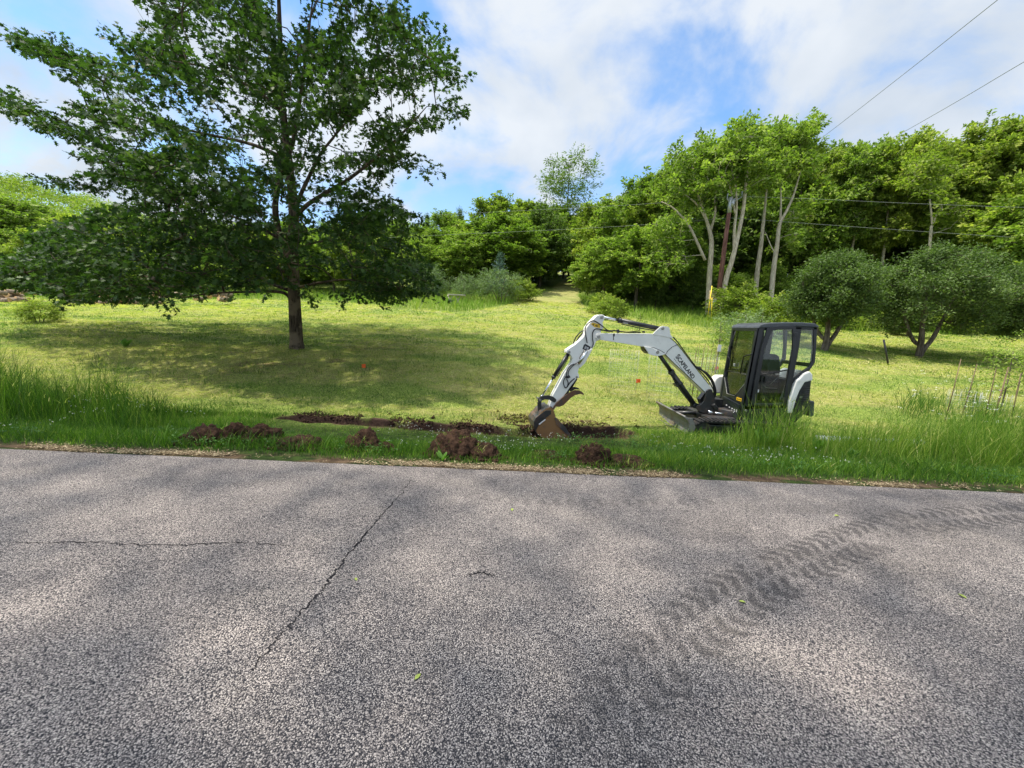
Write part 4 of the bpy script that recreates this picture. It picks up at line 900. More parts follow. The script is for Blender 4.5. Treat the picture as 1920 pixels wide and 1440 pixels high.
OT = [(trunk, [.36, .22, .195, .19, .165, .125, .10, .08, .05, .02]),
      ([o_(547, 500), o_(528, 450), o_(517, 405), o_(519, 360), o_(535, 310), o_(552, 255), o_(562, 190), o_(575, 90), o_(590, -30)], [.11, .105, .10, .09, .08, .07, .055, .04, .015]),
      ([o_(553, 408), o_(575, 385), o_(610, 362), o_(655, 335), o_(705, 295), o_(755, 250), o_(800, 200)], [.08, .07, .062, .055, .045, .03, .012]),
      ([o_(552, 395), o_(566, 360), o_(585, 320), o_(600, 290), o_(640, 240), o_(690, 190)], [.075, .065, .055, .045, .03, .012]),
      ([o_(546, 560), o_(528, 548), o_(480, 547, 13.7), o_(400, 550, 13.2), o_(330, 560, 12.6)], [.06, .055, .045, .03, .012]),
      ([o_(545, 545), o_(505, 530, 14.3), o_(440, 490, 14.8), o_(360, 470, 15.4)], [.06, .05, .04, .015]),
      ([o_(545, 515), o_(505, 497, 13.4), o_(440, 478, 12.6), o_(330, 440, 11.8)], [.06, .05, .035, .012]),
      ([o_(522, 445), o_(480, 425, 14.3), o_(400, 390, 14.8), o_(300, 350, 15)], [.06, .05, .035, .012]),
      ([o_(556, 540), o_(600, 530, 13.3), o_(660, 525, 12.5), o_(740, 540, 12)], [.05, .04, .03, .012]),
      ([o_(555, 470), o_(590, 455, 14.6), o_(660, 450, 15.5), o_(740, 470, 16)], [.05, .04, .03, .012]),
      ([o_(530, 210), o_(480, 170, 13.6), o_(400, 130, 13.2), o_(300, 110, 13)], [.06, .05, .035, .012]),
      ([o_(541, 300), o_(470, 270, 14.4), o_(380, 250, 14.6), o_(250, 220, 14.6), o_(120, 190, 14.6)], [.07, .055, .04, .025, .01])]
wm_ = grow(OT, cc, rng, step=.45, rtip=.0055, k=5, kt=16)
oak = empty('oak_tree', (ob[0], OD, ob[2])); tag(oak, 'large dark oak with lobed leaves and layered limbs shading the mown grass', 'tree')
obj('trunk', wm_, oak, M['oak_bark'])
dz = cc
cm = leaves(cc, rng, 27, .36, .165, OAKL, .6, .44, .18, .20, .6, upz=.8, spray=.55, origin=np.array([ob[0], OD, 5.0]))
obj('crown', cm, oak, M['oak_leaf'])

# ------------------------------------------------------------------ woods
def at_depth(px, y): return Hpx(px, y)
def top_h(px, py, base):
    z = W(px, py, base[1])[2]; return max(.3, z-base[2])
PR = {}
PR['bush1'] = proto('broadleaf_tree', 1, 10, 3.6, 1.2, 40, 820, 36, .40, .24, 'wood_leaf', 'grey_bark', 'round', .16, .24)
PR['bush2'] = proto('broadleaf_tree', 2, 10, 3.4, .8, 44, 820, 36, .40, .25, 'wood_leaf2', 'grey_bark', 'round', .15, .24)
PR['dark'] = proto('broadleaf_tree', 3, 10, 4.2, .5, 44, 860, 36, .42, .23, 'dark_leaf', 'grey_bark', 'round', .18, .24)
PR['tall1'] = proto('broadleaf_tree', 4, 15, 3.3, 5.5, 40, 780, 36, .42, .27, 'wood_leaf', 'pale_bark', 'top', .15, .27)
PR['tall2'] = proto('broadleaf_tree', 5, 15, 3.6, 5.0, 42, 820, 36, .42, .27, 'wood_leaf2', 'pale_bark', 'top', .15, .26)
PR['sparse'] = proto('slender_tree', 6, 13, 2.6, 2.0, 30, 420, 16, .55, .30, 'dark_leaf', 'grey_bark', 'column', .10, .30, tmpl=NARR, lean=.1)
PR['shrub'] = proto('shrub', 7, 2.6, 1.5, .1, 18, 260, 26, .26, .13, 'wood_leaf2', 'grey_bark', 'round', .03, .36, stems=3)
PR['greyshrub'] = proto('shrub', 8, 2.6, 1.5, .1, 20, 300, 28, .24, .10, 'grey_leaf', 'grey_bark', 'round', .03, .34, tmpl=NARR, stems=3)
PR['spruce'] = proto('spruce_tree', 9, 4, 1.1, .2, 30, 320, 26, .20, .09, 'blue_leaf', 'grey_bark', 'cone', .05, .30, tmpl=NARR, lean=0)
PR['apple'] = proto('apple_tree', 10, 4.2, 2.0, 1.05, 34, 900, 30, .27, .11, 'apple_leaf', 'grey_bark', 'round', .085, .36, tmpl=RHOM, lean=.15, tint=.5, stems=2)
PR['pine'] = proto('pine_tree', 12, 11, 2.6, 1.0, 34, 700, 36, .42, .20, 'dark_leaf', 'grey_bark', 'cone', .12, .30, tmpl=NARR, lean=0)
def T(kind, px, y, top, label, group=None, ws=1.0, rot=0, py0=None, cat='tree', lean=(0, 0), dz=0):
    b = Hpx(px, y); b = b+np.array([0, 0, dz]); h = top_h(px, top, b)
    return put_tree(PR[kind], b, h, label, group, ws, rot, lean, cat)
# far treeline, filling behind (things hidden among look-alikes share one label)
R = random.Random(5)
GL = 'leafy green tree standing in the unbroken treeline far behind'
GG = 'trees of the far treeline'
def hpt(x, y): return np.array([x, y, float(H0(x, y))-.3])
def ridge(px): return np.interp(px, [-200, 0, 160, 240, 400, 560, 700, 760, 850, 950, 1010, 1090, 1130, 1200, 1300, 1400, 1560, 1700, 1900, 2100], [330, 352, 395, 415, 410, 395, 400, 402, 400, 378, 385, 384, 378, 330, 290, 260, 262, 262, 250, 240])
for k in range(46):                                    # behind the oak and to the centre
    pxx = -150+k*29+R.uniform(-12, 12); y = R.uniform(44, 62) if pxx < 1100 else R.uniform(50, 64)
    if 985 < pxx < 1130: y = 66
    b = Hpx(pxx, y)-np.array([0, 0, .4]); h = min(17, top_h(pxx, ridge(pxx)+R.uniform(0, 35), b))
    put_tree(PR[R.choice(['bush1', 'bush2', 'bush1', 'dark', 'bush2'])], b, max(5, h), GL, GG, 12.5/10*R.uniform(.9, 1.15)*10/max(h, 8), R.uniform(0, 6))
for k in range(24):                                    # lower front layer at the field edge behind the oak
    pxx = -120+k*34+R.uniform(-10, 10); y = R.uniform(37, 42)
    b = Hpx(pxx, y)-np.array([0, 0, .2]); h = top_h(pxx, R.uniform(425, 480), b)
    put_tree(PR[R.choice(['bush1', 'bush2', 'bush2'])], b, min(9, max(3, h)), 'bushy pale green tree in the field edge behind the oak', 'bushy trees behind the oak', 1.2*R.uniform(.9, 1.2), R.uniform(0, 6))
for k in range(30):                                    # deep right wood
    pxx = 1180+k*36+R.uniform(-14, 14); y = R.uniform(38, 50)
    b = Hpx(pxx, y)-np.array([0, 0, .3]); h = top_h(pxx, ridge(pxx)+R.uniform(0, 40), b)
    put_tree(PR[R.choice(['tall1', 'tall2', 'dark', 'bush1', 'dark'])], b, min(20, h), 'tall green tree deep in the shady wood beyond the apple trees', 'trees deep in the right-hand wood', 1.0*R.uniform(.85, 1.1), R.uniform(0, 6))
for k in range(26):                                    # understorey of the right wood
    pxx = 1150+k*38+R.uniform(-14, 14); y = R.uniform(34, 40)
    b = Hpx(pxx, y)-np.array([0, 0, .2]); h = R.uniform(2.5, 5.0)
    put_tree(PR[R.choice(['dark', 'bush1', 'bush1'])], b, h, 'low dark bushy tree under the tall trees of the shady wood', 'understorey of the right-hand wood', R.uniform(1.0, 1.4), R.uniform(0, 6))
# distinct ones
DT = [('bush1', 830, 52, 392, 'mid green tree between the two dark evergreens of the treeline', 1.3),
      ('bush2', 975, 56, 370, 'pale yellow-green tree behind the blue-green spruce', 1.3),
      ('bush1', 1040, 60, 380, 'green tree filling the skyline under the slender airy tree', 1.3),
      ('bush2', 1122, 54, 368, 'pale leafy tree right of the slender airy tree', 1.2),
      ('dark', 1066, 67, 462, 'low dark leafy tree closing the far end of the mown path', 1.9),
      ('sparse', 1056, 62, 275, 'slender airy tree rising alone above the treeline over the grassy path', 1.15),
      ('dark', 1012, 50, 376, 'big rounded dark green tree just left of the mown path', 1.0),
      ('bush2', 1088, 68, 390, 'dark broad tree shading the top end of the mown path', 1.0),
      ('bush2', 925, 50, 362, 'yellow-green round-topped tree left of the slender airy tree', 1.2),
      ('pine', 860, 56, 385, 'dark pointed evergreen poking out of the treeline', .8),
      ('pine', 800, 58, 398, 'dark evergreen next to the right tip of the oak crown', .9),
      ('bush1', 870, 42, 430, 'mid green bushy tree behind the grey-green shrubs', 1.3),
      ('bush1', 790, 42, 440, 'bushy tree half hidden by the right edge of the oak', 1.3),
      ('spruce', 935, 36, 470, 'small blue-green spruce beside the rounded dark tree', 1.0),
      ('bush2', 1140, 46, 375, 'yellowish leafy tree right of the mown path', 1.1),
      ('bush1', 1190, 42, 318, 'broad leafy tree at the left end of the tall wood', 1.0),
      ('bush1', 1130, 36, 440, 'low spreading leafy tree directly right of the path mouth', 1.4),
      ('bush1', 1190, 34, 420, 'leafy tree with low branches left of the leaning utility pole', 1.3),
      ('bush1', 1250, 35, 400, 'leafy tree with dead branches at its foot near the utility pole', 1.1),
      ('tall1', 1240, 38, 298, 'tall leafy tree behind the bare forked limbs', .85),
      ('tall2', 1640, 36, 250, 'tall wispy tree above the left-hand apple tree', .9),
      ('tall1', 1575, 37, 262, 'tall wispy tree next to the rightmost pale trunk', .8),
      ('tall2', 1715, 35, 262, 'yellow-green tall tree between the two overhead cables and the apple trees', .9),
      ('tall2', 1790, 34, 222, 'tall bright tree with open top against the sky at the right', .9),
      ('tall2', 1860, 33, 205, 'tallest bright tree near the right edge of the wood', .9),
      ('bush2', 1900, 28, 300, 'bright leafy tree at the right edge behind the last apple tree', 1.0),
      ('bush1', 1960, 26, 280, 'dark leafy tree cut off by the right edge', 1.0)]
for i_, (k, pxx, y, top, lab, ws) in enumerate(DT): T(k, pxx, y, top, lab, None, ws, i_*1.3)
# shrubs
SH = [('greyshrub', 935, 34, 500, 'round grey-green shrub nearest the mown path'), ('greyshrub', 870, 35, 512, 'wide grey-green shrub left of the nearest round one'), ('greyshrub', 805, 36, 492, 'tall grey-green shrub close to the oak crown'),
      ('shrub', 975, 36, 520, 'bright low shrub between the round grey shrub and the path'), ('shrub', 1148, 26, 556, 'small bright sapling bush in the long grass right of the path'),
      ('shrub', 1128, 29, 548, 'tiny bright bush at the edge of the long grass by the path'), ('shrub', 1445, 22, 548, 'bright yellow-green bush between the excavator cab and the apple tree'),
      ('shrub', 1500, 24, 560, 'bright bush partly behind the left-hand apple tree'), ('greyshrub', 1395, 15.5, 575, 'thin pale bush growing just behind the excavator cab'),
      ('shrub', 1380, 27, 530, 'green bush at the foot of the pale leaning trunk'), ('dark', 1700, 24, 575, 'low dark hedge bush seen under the apple crowns'), ('shrub', 78, 17, 560, 'clump of tall weeds at the left field edge')]
for i_, (k, pxx, y, top, lab) in enumerate(SH): T(k, pxx, y, top, lab, None, 1.2 if k != 'dark' else 1.6, i_*2.1, cat='bush')
for k in range(9):
    pxx = 1560+k*55; T('shrub', pxx, 27+R.uniform(-1, 1), 590+R.uniform(-6, 6), 'low green undergrowth bush along the wood edge behind the apple trees', 'undergrowth bushes at the wood edge', 1.9, k, cat='bush')
# apple trees
def apple(seed, px0, y, top, wpx, label, lean_=.0, boff=0):
    rng = np.random.default_rng(seed); b = Hpx(px0, y); h = top_h(px0, top, b); rx = wpx/2*y/FPX
    bl = crown_blobs(rng, h, h*.22, rx*.92, 34, 'round', .30)
    C = blob_centers(rng, [(x_+boff, y_, z_, a_, b_, c_) for x_, y_, z_, a_, b_, c_ in bl], 1150, .15); C = C+b; C = C[C[:, 2] > b[2]+h*.20]
    tr = [([b+[0, 0, -.3], b+[.0, 0, .25], b+[.03+lean_, 0, .75], b+[.0+lean_*2, .1, h*.5], b+[lean_*2, 0, h*.85]], [.15, .125, .11, .06, .01]),
          ([b+[0, 0, -.1], b+[.16, 0, .35], b+[.55+abs(boff)*.2, .1, .95], b+[1.2, .2, h*.5], b+[1.6, .2, h*.7]], [.11, .10, .085, .04, .01]),
          ([b+[0, 0, .5], b+[-.2, .3, .9], b+[-.8, .5, h*.5], b+[-1.2, .4, h*.7]], [.09, .075, .04, .01])]
    w_ = grow(tr, C, rng, step=.4, rtip=.004, k=4, kt=10)
    e = empty('apple_tree', tuple(b)); tag(e, label, 'tree'); obj('trunk', w_, e, M['grey_bark']); obj('crown', leaves(C, rng, 34, .27, .10, RHOM, .8, .5, .14, .14, .1), e, M['apple_leaf'])
apple(31, 1545, 18, 462, 162, 'smaller dark apple tree directly behind the excavator cab')
apple(32, 1722, 17.5, 455, 232, 'wide dark apple tree with forked trunk in the right half', -.05, .3)
apple(33, 1955, 17.0, 475, 230, 'dark apple tree cut by the right edge of the view', 0)
# pale trunks of the wood front
def pale(seed, stems, crown, label, nl=44, ncl=330, mat='wood_leaf', size=.24):
    rng = np.random.default_rng(seed); tr = []; y = stems[0][0][2]
    base = Hpx(stems[0][0][0], y)
    for si, (st, rr) in enumerate([(s_, None) for s_ in stems]):
        pts = [W(a, b, c) for a, b, c, r in st]; rr = [r*1.25 for a, b, c, r in st]
        if si == 0: pts[0] = base-np.array([0, 0, .4])
        tr.append((pts, rr))
    C = []
    for (cx0, cy0, rx, ry, n) in crown:
        for k in range(n):
            a = rng.random()*6.28; q = math.sqrt(rng.random()); C.append(W(cx0+rx*q*math.cos(a), cy0+ry*q*math.sin(a), y+rng.normal(.55, 1.15)))
    C = np.array(C); w_ = grow(tr, C, rng, step=.6, rtip=.009, k=4, kt=9)
    e = empty('pale_tree', tuple(base)); tag(e, label, 'tree'); obj('trunk', w_, e, M['pale_bark']); obj('crown', leaves(C, rng, nl, .55, size, RHOM, .8, .5, .16, .16, .2, spray=.8), e, M[mat])
pale(41, [[(1328, 570, 30, .17), (1330, 520, 30, .15), (1334, 460, 30, .13), (1331, 435, 30, .11), (1322, 405, 30, .08), (1310, 370, 30, .06), (1300, 330, 30, .03)],
          [(1322, 488, 30, .09), (1305, 450, 30, .08), (1290, 420, 30, .06), (1262, 390, 30, .04), (1240, 378, 30, .02)],
          [(1331, 437, 30, .08), (1341, 400, 30, .06), (1340, 375, 30, .04), (1345, 345, 30, .02)], [(1325, 415, 30, .06), (1308, 385, 30, .05), (1285, 365, 30, .03), (1268, 352, 30, .015)]],
     [(1300, 318, 50, 42, 100), (1340, 285, 40, 28, 60), (1260, 440, 45, 40, 60), (1250, 490, 40, 30, 40), (1300, 370, 50, 30, 40)], 'pale tree with bare forked limbs left of the utility pole')
pale(42, [[(1352, 562, 29, .15), (1360, 530, 29, .14), (1372, 490, 29, .13), (1384, 440, 29, .11), (1394, 390, 29, .095), (1399, 340, 29, .07), (1405, 300, 29, .05), (1412, 265, 29, .02)],
          [(1376, 475, 29, .08), (1377, 430, 29, .075), (1381, 390, 29, .06), (1379, 350, 29, .05), (1372, 320, 29, .02)], [(1378, 400, 29, .05), (1374, 375, 29, .045), (1366, 340, 29, .03), (1362, 325, 29, .015)]],
     [(1400, 268, 40, 38, 100), (1370, 305, 40, 38, 80), (1420, 310, 40, 40, 50), (1350, 320, 30, 30, 30)], 'tall pale trunk leaning right just beside the utility pole')
pale(43, [[(1414, 548, 32, .15), (1420, 510, 32, .14), (1427, 460, 32, .12), (1431, 420, 32, .09), (1436, 370, 32, .06), (1440, 310, 32, .03)]],
     [(1440, 310, 40, 50, 90), (1455, 268, 32, 28, 60), (1415, 360, 30, 30, 20)], 'straight pale trunk standing between the leaning trunk and the forked one')
pale(44, [[(1443, 548, 31, .15), (1450, 510, 31, .14), (1457, 460, 31, .12), (1462, 420, 31, .10), (1475, 395, 31, .075), (1488, 365, 31, .06), (1497, 335, 31, .04), (1505, 310, 31, .02)],
          [(1462, 425, 31, .07), (1464, 390, 31, .055), (1464, 355, 31, .03), (1465, 320, 31, .015)], [(1455, 478, 31, .04), (1445, 460, 31, .03), (1435, 435, 31, .015)]],
     [(1495, 280, 40, 38, 120), (1515, 240, 18, 14, 24), (1470, 300, 35, 40, 60), (1465, 248, 26, 12, 20), (1490, 430, 15, 40, 25)], 'right-hand pale trunk forking towards the sky')
pale(45, [[(1735, 470, 31, .08), (1745, 440, 31, .07), (1748, 420, 31, .06), (1744, 380, 31, .04), (1743, 350, 31, .02)], [(1748, 425, 31, .05), (1757, 400, 31, .03), (1765, 380, 31, .015)]],
     [(1745, 330, 45, 40, 80), (1780, 400, 40, 40, 60)], 'thin pale trunk showing above the wide apple tree', mat='wood_leaf2')
# ------------------------------------------------------------------ wooded hill far left (one mass)
rng = np.random.default_rng(77)
n = 900; hx = rng.uniform(-300, -45, n); hy = rng.uniform(58, 190, n); kk = (hx/hy > -2.2) & (hx/hy < -.55); hx, hy = hx[kk], hy[kk]
cen = []; tn = []
for a, b in zip(hx, hy):
    z0 = float(H0(a, b)); hh = rng.uniform(4.5, 7); r = rng.uniform(2.6, 4.2); tt = rng.normal(0, .13)
    for k in range(9):
        v = rng.normal(0, 1, 3); v[2] = abs(v[2])*.9; v /= np.linalg.norm(v); cen.append((a+v[0]*r, b+v[1]*r, z0+hh-r*.8+v[2]*r*.9)); tn.append(tt)
cen = np.array(cen)
me = leaves(cen, rng, 24, 1.4, .60, RHOM, .7, .50, .15, .14, .1)
tag(obj('wooded_hillside', me, None, M['wood_leaf2']), 'bright green wooded hillside rising far behind at the left edge', 'woodland', kind='stuff')

# ------------------------------------------------------------------ unseen roadside trees behind the viewer, crowns shaped for wanted shade and sun patches
SD = np.array(sdir)
PATCH = [(np.array([2.9, 8.3]), 3.4, 1.5), (np.array([-1.5, 9.6]), 1.6, .8), (at(800, 1070), .55, .50), (at(300, 955), .9, .35), (at(450, 1240), .30, .28), (at(1180, 1120), .5, .4), (at(1800, 1060), 1.1, .5), (at(1000, 960), .9, .30), (at(1420, 985), .9, .35), (at(60, 1110), .5, .3), (at(1560, 1240), .5, .3), (at(700, 860), 1.6, .5), (at(1500, 880), 1.6, .4)]
def tau_need(x, y):
    v = np.interp(y, [.2, 1.2, 1.9, 3.0, 4.3, 6.0, 9.5, 12.5], [1.1, .75, .36, .25, .26, .26, .02, 0])*(.6+.8*fbm(x*.8, y*1.1, 313))
    for p, a, b in PATCH: v = v*(1-.93*np.exp(-(((x-p[0])/a)**2+((y-p[1])/b)**2)**1.6))
    return v
rng = np.random.default_rng(404)
shx = rng.uniform(-13, 13, 66000); shy = rng.uniform(-.5, 12.5, 66000)
k = rng.random(66000) < tau_need(shx, shy)/2.6; shx, shy = shx[k], shy[k]
zc = rng.uniform(12.3, 14.5, len(shx)); SC = np.stack([shx, shy, np.zeros(len(shx))], 1)+SD/SD[2]*zc[:, None]
def shade_tree(base, lo, hi, label):
    m_ = (shx >= lo) & (shx < hi); C = SC[m_]; rg = np.random.default_rng(int(abs(base[0])*10)+1); bx, by = base
    sub = C[rg.choice(len(C), min(len(C), 320), replace=False)]
    tr = [([np.array([bx, by, -.2]), np.array([bx, by, 2.5]), np.array([bx-.2, by+.5, 6]), np.array([bx-.5, by+2.5, 12.5])], [.3, .24, .18, .05])]
    e = empty('unseen_roadside_tree', (bx, by, 0)); tag(e, label, 'tree'); obj('trunk', grow(tr, sub, rg, step=.9, rtip=.003, k=4), e, M['grey_bark']); obj('crown', leaves(C, rg, 6, .22, .17, RHOM, .7, .5), e, M['oak_leaf'])
shade_tree((-8.0, -3.6), -13.5, -2.5, 'unseen roadside tree behind the viewer, crown shaped to shade the left of the road')
shade_tree((-2.5, -4.4), -2.5, 2.5, 'unseen roadside tree behind the viewer, crown shaped to shade the middle of the road')
shade_tree((3.2, -3.8), 2.5, 13.5, 'unseen roadside tree behind the viewer, crown shaped to shade the right of the road')

# ------------------------------------------------------------------ grass
def blades(x, y, h, w, lean, tint, rng, z=None, seg=2, curl=1.0):
    n = len(x); z = H(x, y) if z is None else z
    a = rng.uniform(0, 2*np.pi, n); d = np.stack([np.cos(a), np.sin(a), np.zeros(n)], 1); b = rng.uniform(0, 2*np.pi, n); sd = np.stack([np.cos(b), np.sin(b), np.zeros(n)], 1)
    base = np.stack([x, y, z-.01], 1); V = []
    for i in range(seg+1):
        t = i/seg; c = base+np.stack([np.zeros(n), np.zeros(n), h*(t-.35*lean*curl*t*t)], 1)+d*(h*lean*t**1.7)[:, None]
        wi = w*(1-t**1.6)
        if i == seg: V.append(c[:, None])
        else: V.append(np.stack([c-sd*wi[:, None]*.5, c+sd*wi[:, None]*.5], 1))
    V = np.concatenate(V, 1); m = V.shape[1]; o = np.arange(n)[:, None]*m
    F = []; sz = []
    q = np.concatenate([np.concatenate([o+2*i, o+2*i+1, o+2*i+3, o+2*i+2], 1) for i in range(seg-1)]+[np.concatenate([o+2*seg-2, o+2*seg-1, o+2*seg], 1)], 1)
    sizes = np.tile([4]*(seg-1)+[3], n)
    return V.reshape(-1, 3), q.ravel(), sizes, np.repeat(np.clip(tint, 0, 1), m)
class GB:
    def __init__(s): s.V = []; s.L = []; s.S = []; s.T = []; s.n = 0
    def add(s, r): V, L_, Z, T_ = r; s.V.append(V); s.L.append(L_+s.n); s.S.append(Z); s.T.append(T_); s.n += len(V)
    def build(s, name, mat, label, cat='grass'):
        me = npmesh(name, np.concatenate(s.V), np.concatenate(s.L), np.concatenate(s.S), tint=np.concatenate(s.T))
        return tag(obj(name, me, None, mat), label, cat, kind='stuff')
def scatter(rng, n, y0, y1, p=1.0, k=1.42, pad=1.0):
    y = y0+(y1-y0)*rng.random(n); ww = k*y+pad; y = y[rng.random(n) < ww/(k*y1+pad)]; x = rng.uniform(-1, 1, len(y))*(k*y+pad); return x, y
def clump(x, y, s, th, seed): return fbm(x*s, y*s, seed, 4) > th
rng = np.random.default_rng(202)
# verge
g = GB()
def tr_ok(x, y): return trdist(x, y)[0] > .30
x, y = scatter(rng, 150000, 4.38, 7.9); e = 4.5+.15*fbm(x*2, x*0, 4); k = (rng.random(len(x)) < sstep(4.3, 4.75, y+.3*(fbm(x*2.5, y*2, 8)-.5))) & tr_ok(x, y); x, y = x[k], y[k]
hh = (.055+.13*fbm(x*1.4, y*1.4, 17)+.05*rng.random(len(x)))*(.55+.6*sstep(4.5, 5.2, y))*np.where(y > 7.2, .7, 1)*(1-.72*sstep(5.6, 6.2, y)*sstep(-5.2, -4.2, x)*sstep(2.9, 2.2, x))
k = ~((y > 6.0) & (x > -4.5) & (x < 2.6) & (rng.random(len(x)) < .5)); x, y, hh = x[k], y[k], hh[k]
g.add(blades(x, y, hh, rng.uniform(.004, .009, len(x)), rng.uniform(.1, .8, len(x)), .06+.36*fbm(x*1.1, y*1.1, 3)+rng.normal(0, .14, len(x))+.10*sstep(-3, 2, x)+.16*sstep(6.0, 7.2, y)+(rng.random(len(x)) < .05)*.4, rng))
x, y = scatter(rng, 16000, 4.6, 7.8); k = clump(x, y, .9, .5, 66) & tr_ok(x, y) & ~((y > 6.0) & (x > -4.5) & (x < 2.4)); x, y = x[k], y[k]
g.add(blades(x, y, rng.uniform(.16, .34, len(x)), rng.uniform(.006, .012, len(x)), rng.uniform(.2, .9, len(x)), .2+rng.normal(.05, .12, len(x)), rng, seg=3))
g.build('verge_grass', M['grass'], 'short lush green grass on the verge between road and trench')
# mown field
g = GB()
def ftint(x, y, n): return .42+.46*straw_f(x, y)+.25*(fbm(x*.25, y*.25, 55)-.5)+.75*(fbm(x*1.7, y*2.6, 57, 3)-.5)+rng.normal(0, .20, n)
for (n, a, b, h0, h1, w0, w1) in ((150000, 7.6, 14, .03, .085, .006, .013), (100000, 14, 22, .04, .10, .012, .024), (60000, 22, 36, .05, .13, .025, .05)):
    x, y = scatter(rng, n, a, b); k = (rng.random(len(x)) < mown(x, y)) & (trdist(x, y)[0] > .33) & (dirt_f(x, y) < .5+.4*rng.random(len(x))); x, y = x[k], y[k]
    cl = fbm(x*.8, y*1.6, 81)
    g.add(blades(x, y, rng.uniform(h0, h1, len(x))*(.5+1.1*cl), rng.uniform(w0, w1, len(x)), rng.uniform(.2, 1.1, len(x)), ftint(x, y, len(x)), rng))
# darker tufts missed by the mower
x, y = scatter(rng, 60000, 8, 26); k = clump(x, y, 1.3, .57, 90) & (mown(x, y) > .5) & (trdist(x, y)[0] > .5); x, y = x[k], y[k]
g.add(blades(x, y, rng.uniform(.10, .24, len(x)), rng.uniform(.010, .018, len(x)), rng.uniform(.2, .8, len(x)), .26+rng.normal(0, .08, len(x)), rng))
g.build('mown_grass', M['grass'], 'short mown grass covering the sloping field', 'grass')
g = GB()
for (n, a, b, l0, l1, w) in ((60000, 8.0, 14, .10, .26, .006), (42000, 14, 24, .14, .35, .013), (26000, 24, 36, .2, .5, .03)):
    x, y = scatter(rng, n, a, b); k = (rng.random(len(x)) < straw_f(x, y)*.95+.06) & (mown(x, y) > .5) & (trdist(x, y)[0] > .4); x, y = x[k], y[k]; m_ = len(x)
    yaw = rng.normal(0, .9, m_); l = rng.uniform(l0, l1, m_); dx = np.cos(yaw)*l/2; dy = np.sin(yaw)*l/2; nx_ = -np.sin(yaw)*w/2; ny_ = np.cos(yaw)*w/2
    z1 = H(x, y)+rng.uniform(.01, .07, m_); z2 = z1+rng.normal(0, .03, m_)
    z1 = z1-dy*.02
    V = np.stack([np.stack([x-dx+nx_, y-dy+ny_, z1], 1), np.stack([x-dx-nx_, y-dy-ny_, z1+w*.5], 1), np.stack([x+dx-nx_, y+dy-ny_, z2+w*.5+dy*.16], 1), np.stack([x+dx+nx_, y+dy+ny_, z2+dy*.16], 1)], 1)
    g.add((V.reshape(-1, 3), np.arange(m_*4), np.full(m_, 4), np.repeat(np.clip(rng.normal(.86, .10, m_), 0, 1), 4)))
g.build('hay_clippings', M['grass'], 'pale dry clippings lying in rows on the mown field', 'hay')
# tall grass
def tallf(x, y):
    pxl = x/y*FPX+960
    L_ = sstep(450, 180, pxl+160*(fbm(x*1.5, y*1.5, 4)-.5))*sstep(5.2, 6.6, y)*sstep(8.4, 7.6, y)*(.35+1.25*fbm(x*1.0, y*1.0, 9)**1.3)*(1.08+.35*sstep(70, 10, pxl))
    Rr = sstep(1455, 1530, pxl+40*(fbm(x*2, y*2, 6)-.5))*sstep(5.3, 6.0, y)*sstep(7.9, 7.3, y)*(.30+.40*sstep(1550, 1850, pxl)+.5*fbm(x*1.5, y*1.5, 19))
    Mm = sstep(1340, 1430, pxl)*sstep(1580, 1520, pxl)*sstep(6.3, 6.7, y)*sstep(7.6, 7.3, y)*(.62+.55*fbm(x*3, y*3, 29))
    Ml = sstep(1190, 1260, pxl)*sstep(1420, 1380, pxl)*sstep(6.4, 6.7, y)*sstep(7.6, 7.4, y)*.28
    return np.maximum(np.maximum(L_, Rr), np.maximum(Mm, Ml))
g = GB()
x, y = scatter(rng, 90000, 5.2, 8.5); f = tallf(x, y); k = (f > .08) & (rng.random(len(x)) < (.14+.9*f)*(.3+1.2*(fbm(x*2.6, y*2.6, 91) > .48))); x, y, f = x[k], y[k], f[k]
side = np.where(x > 0, .50, .23)
g.add(blades(x, y, f*(.25+1.05*rng.random(len(x))**1.1), rng.uniform(.004, .010, len(x)), rng.uniform(.08, .75, len(x))**1.2, side+.25*(fbm(x*1.5, y*2, 23)-.5)+rng.normal(0, .12, len(x))+(rng.random(len(x)) < .10)*.35, rng, seg=4, curl=.8))
g.build('tall_grass', M['grass'], 'tall uncut grass standing along the verge at both sides', 'grass')
g = GB()
x, y = scatter(rng, 110000, 19, 42); f = 1-mown(x, y); k = (f > .5) & (rng.random(len(x)) < .8); x, y = x[k], y[k]
sunny = sstep(0, 30, x)
g.add(blades(x, y, rng.uniform(.35, .95, len(x))*(.6+.6*fbm(x*.6, y*.6, 38)), rng.uniform(.02, .045, len(x)), rng.uniform(.1, .7, len(x)), .60+.45*(fbm(x*.4, y*.4, 61)-.5)+rng.normal(0, .08, len(x)), rng, seg=3))
g.build('meadow_grass', M['grass'], 'long green meadow grass between the mown field and the trees', 'grass')
# seed heads on the right and left tall grass
g = GB()
x, y = scatter(rng, 5200, 5.6, 8.4); f = tallf(x, y); k = (f > .45) & (rng.random(len(x)) < .42); x, y, f = x[k], y[k], f[k]; m_ = len(x)
hh = f*rng.uniform(.85, 1.15, m_); zb_s = H(x, y)
g.add(blades(x, y, hh, np.full(m_, .0035), np.full(m_, .18), rng.normal(.66, .05, m_), rng, seg=3))
sx2 = x+rng.normal(0, .05, m_)
g.add(blades(sx2, y, rng.uniform(.06, .12, m_), rng.uniform(.010, .02, m_), rng.uniform(.2, 1, m_), rng.normal(.82, .05, m_), rng, z=zb_s+hh*.86, seg=3))
g.build('seed_heads', M['grass'], 'pale seed heads above the tall verge grass', 'grass')
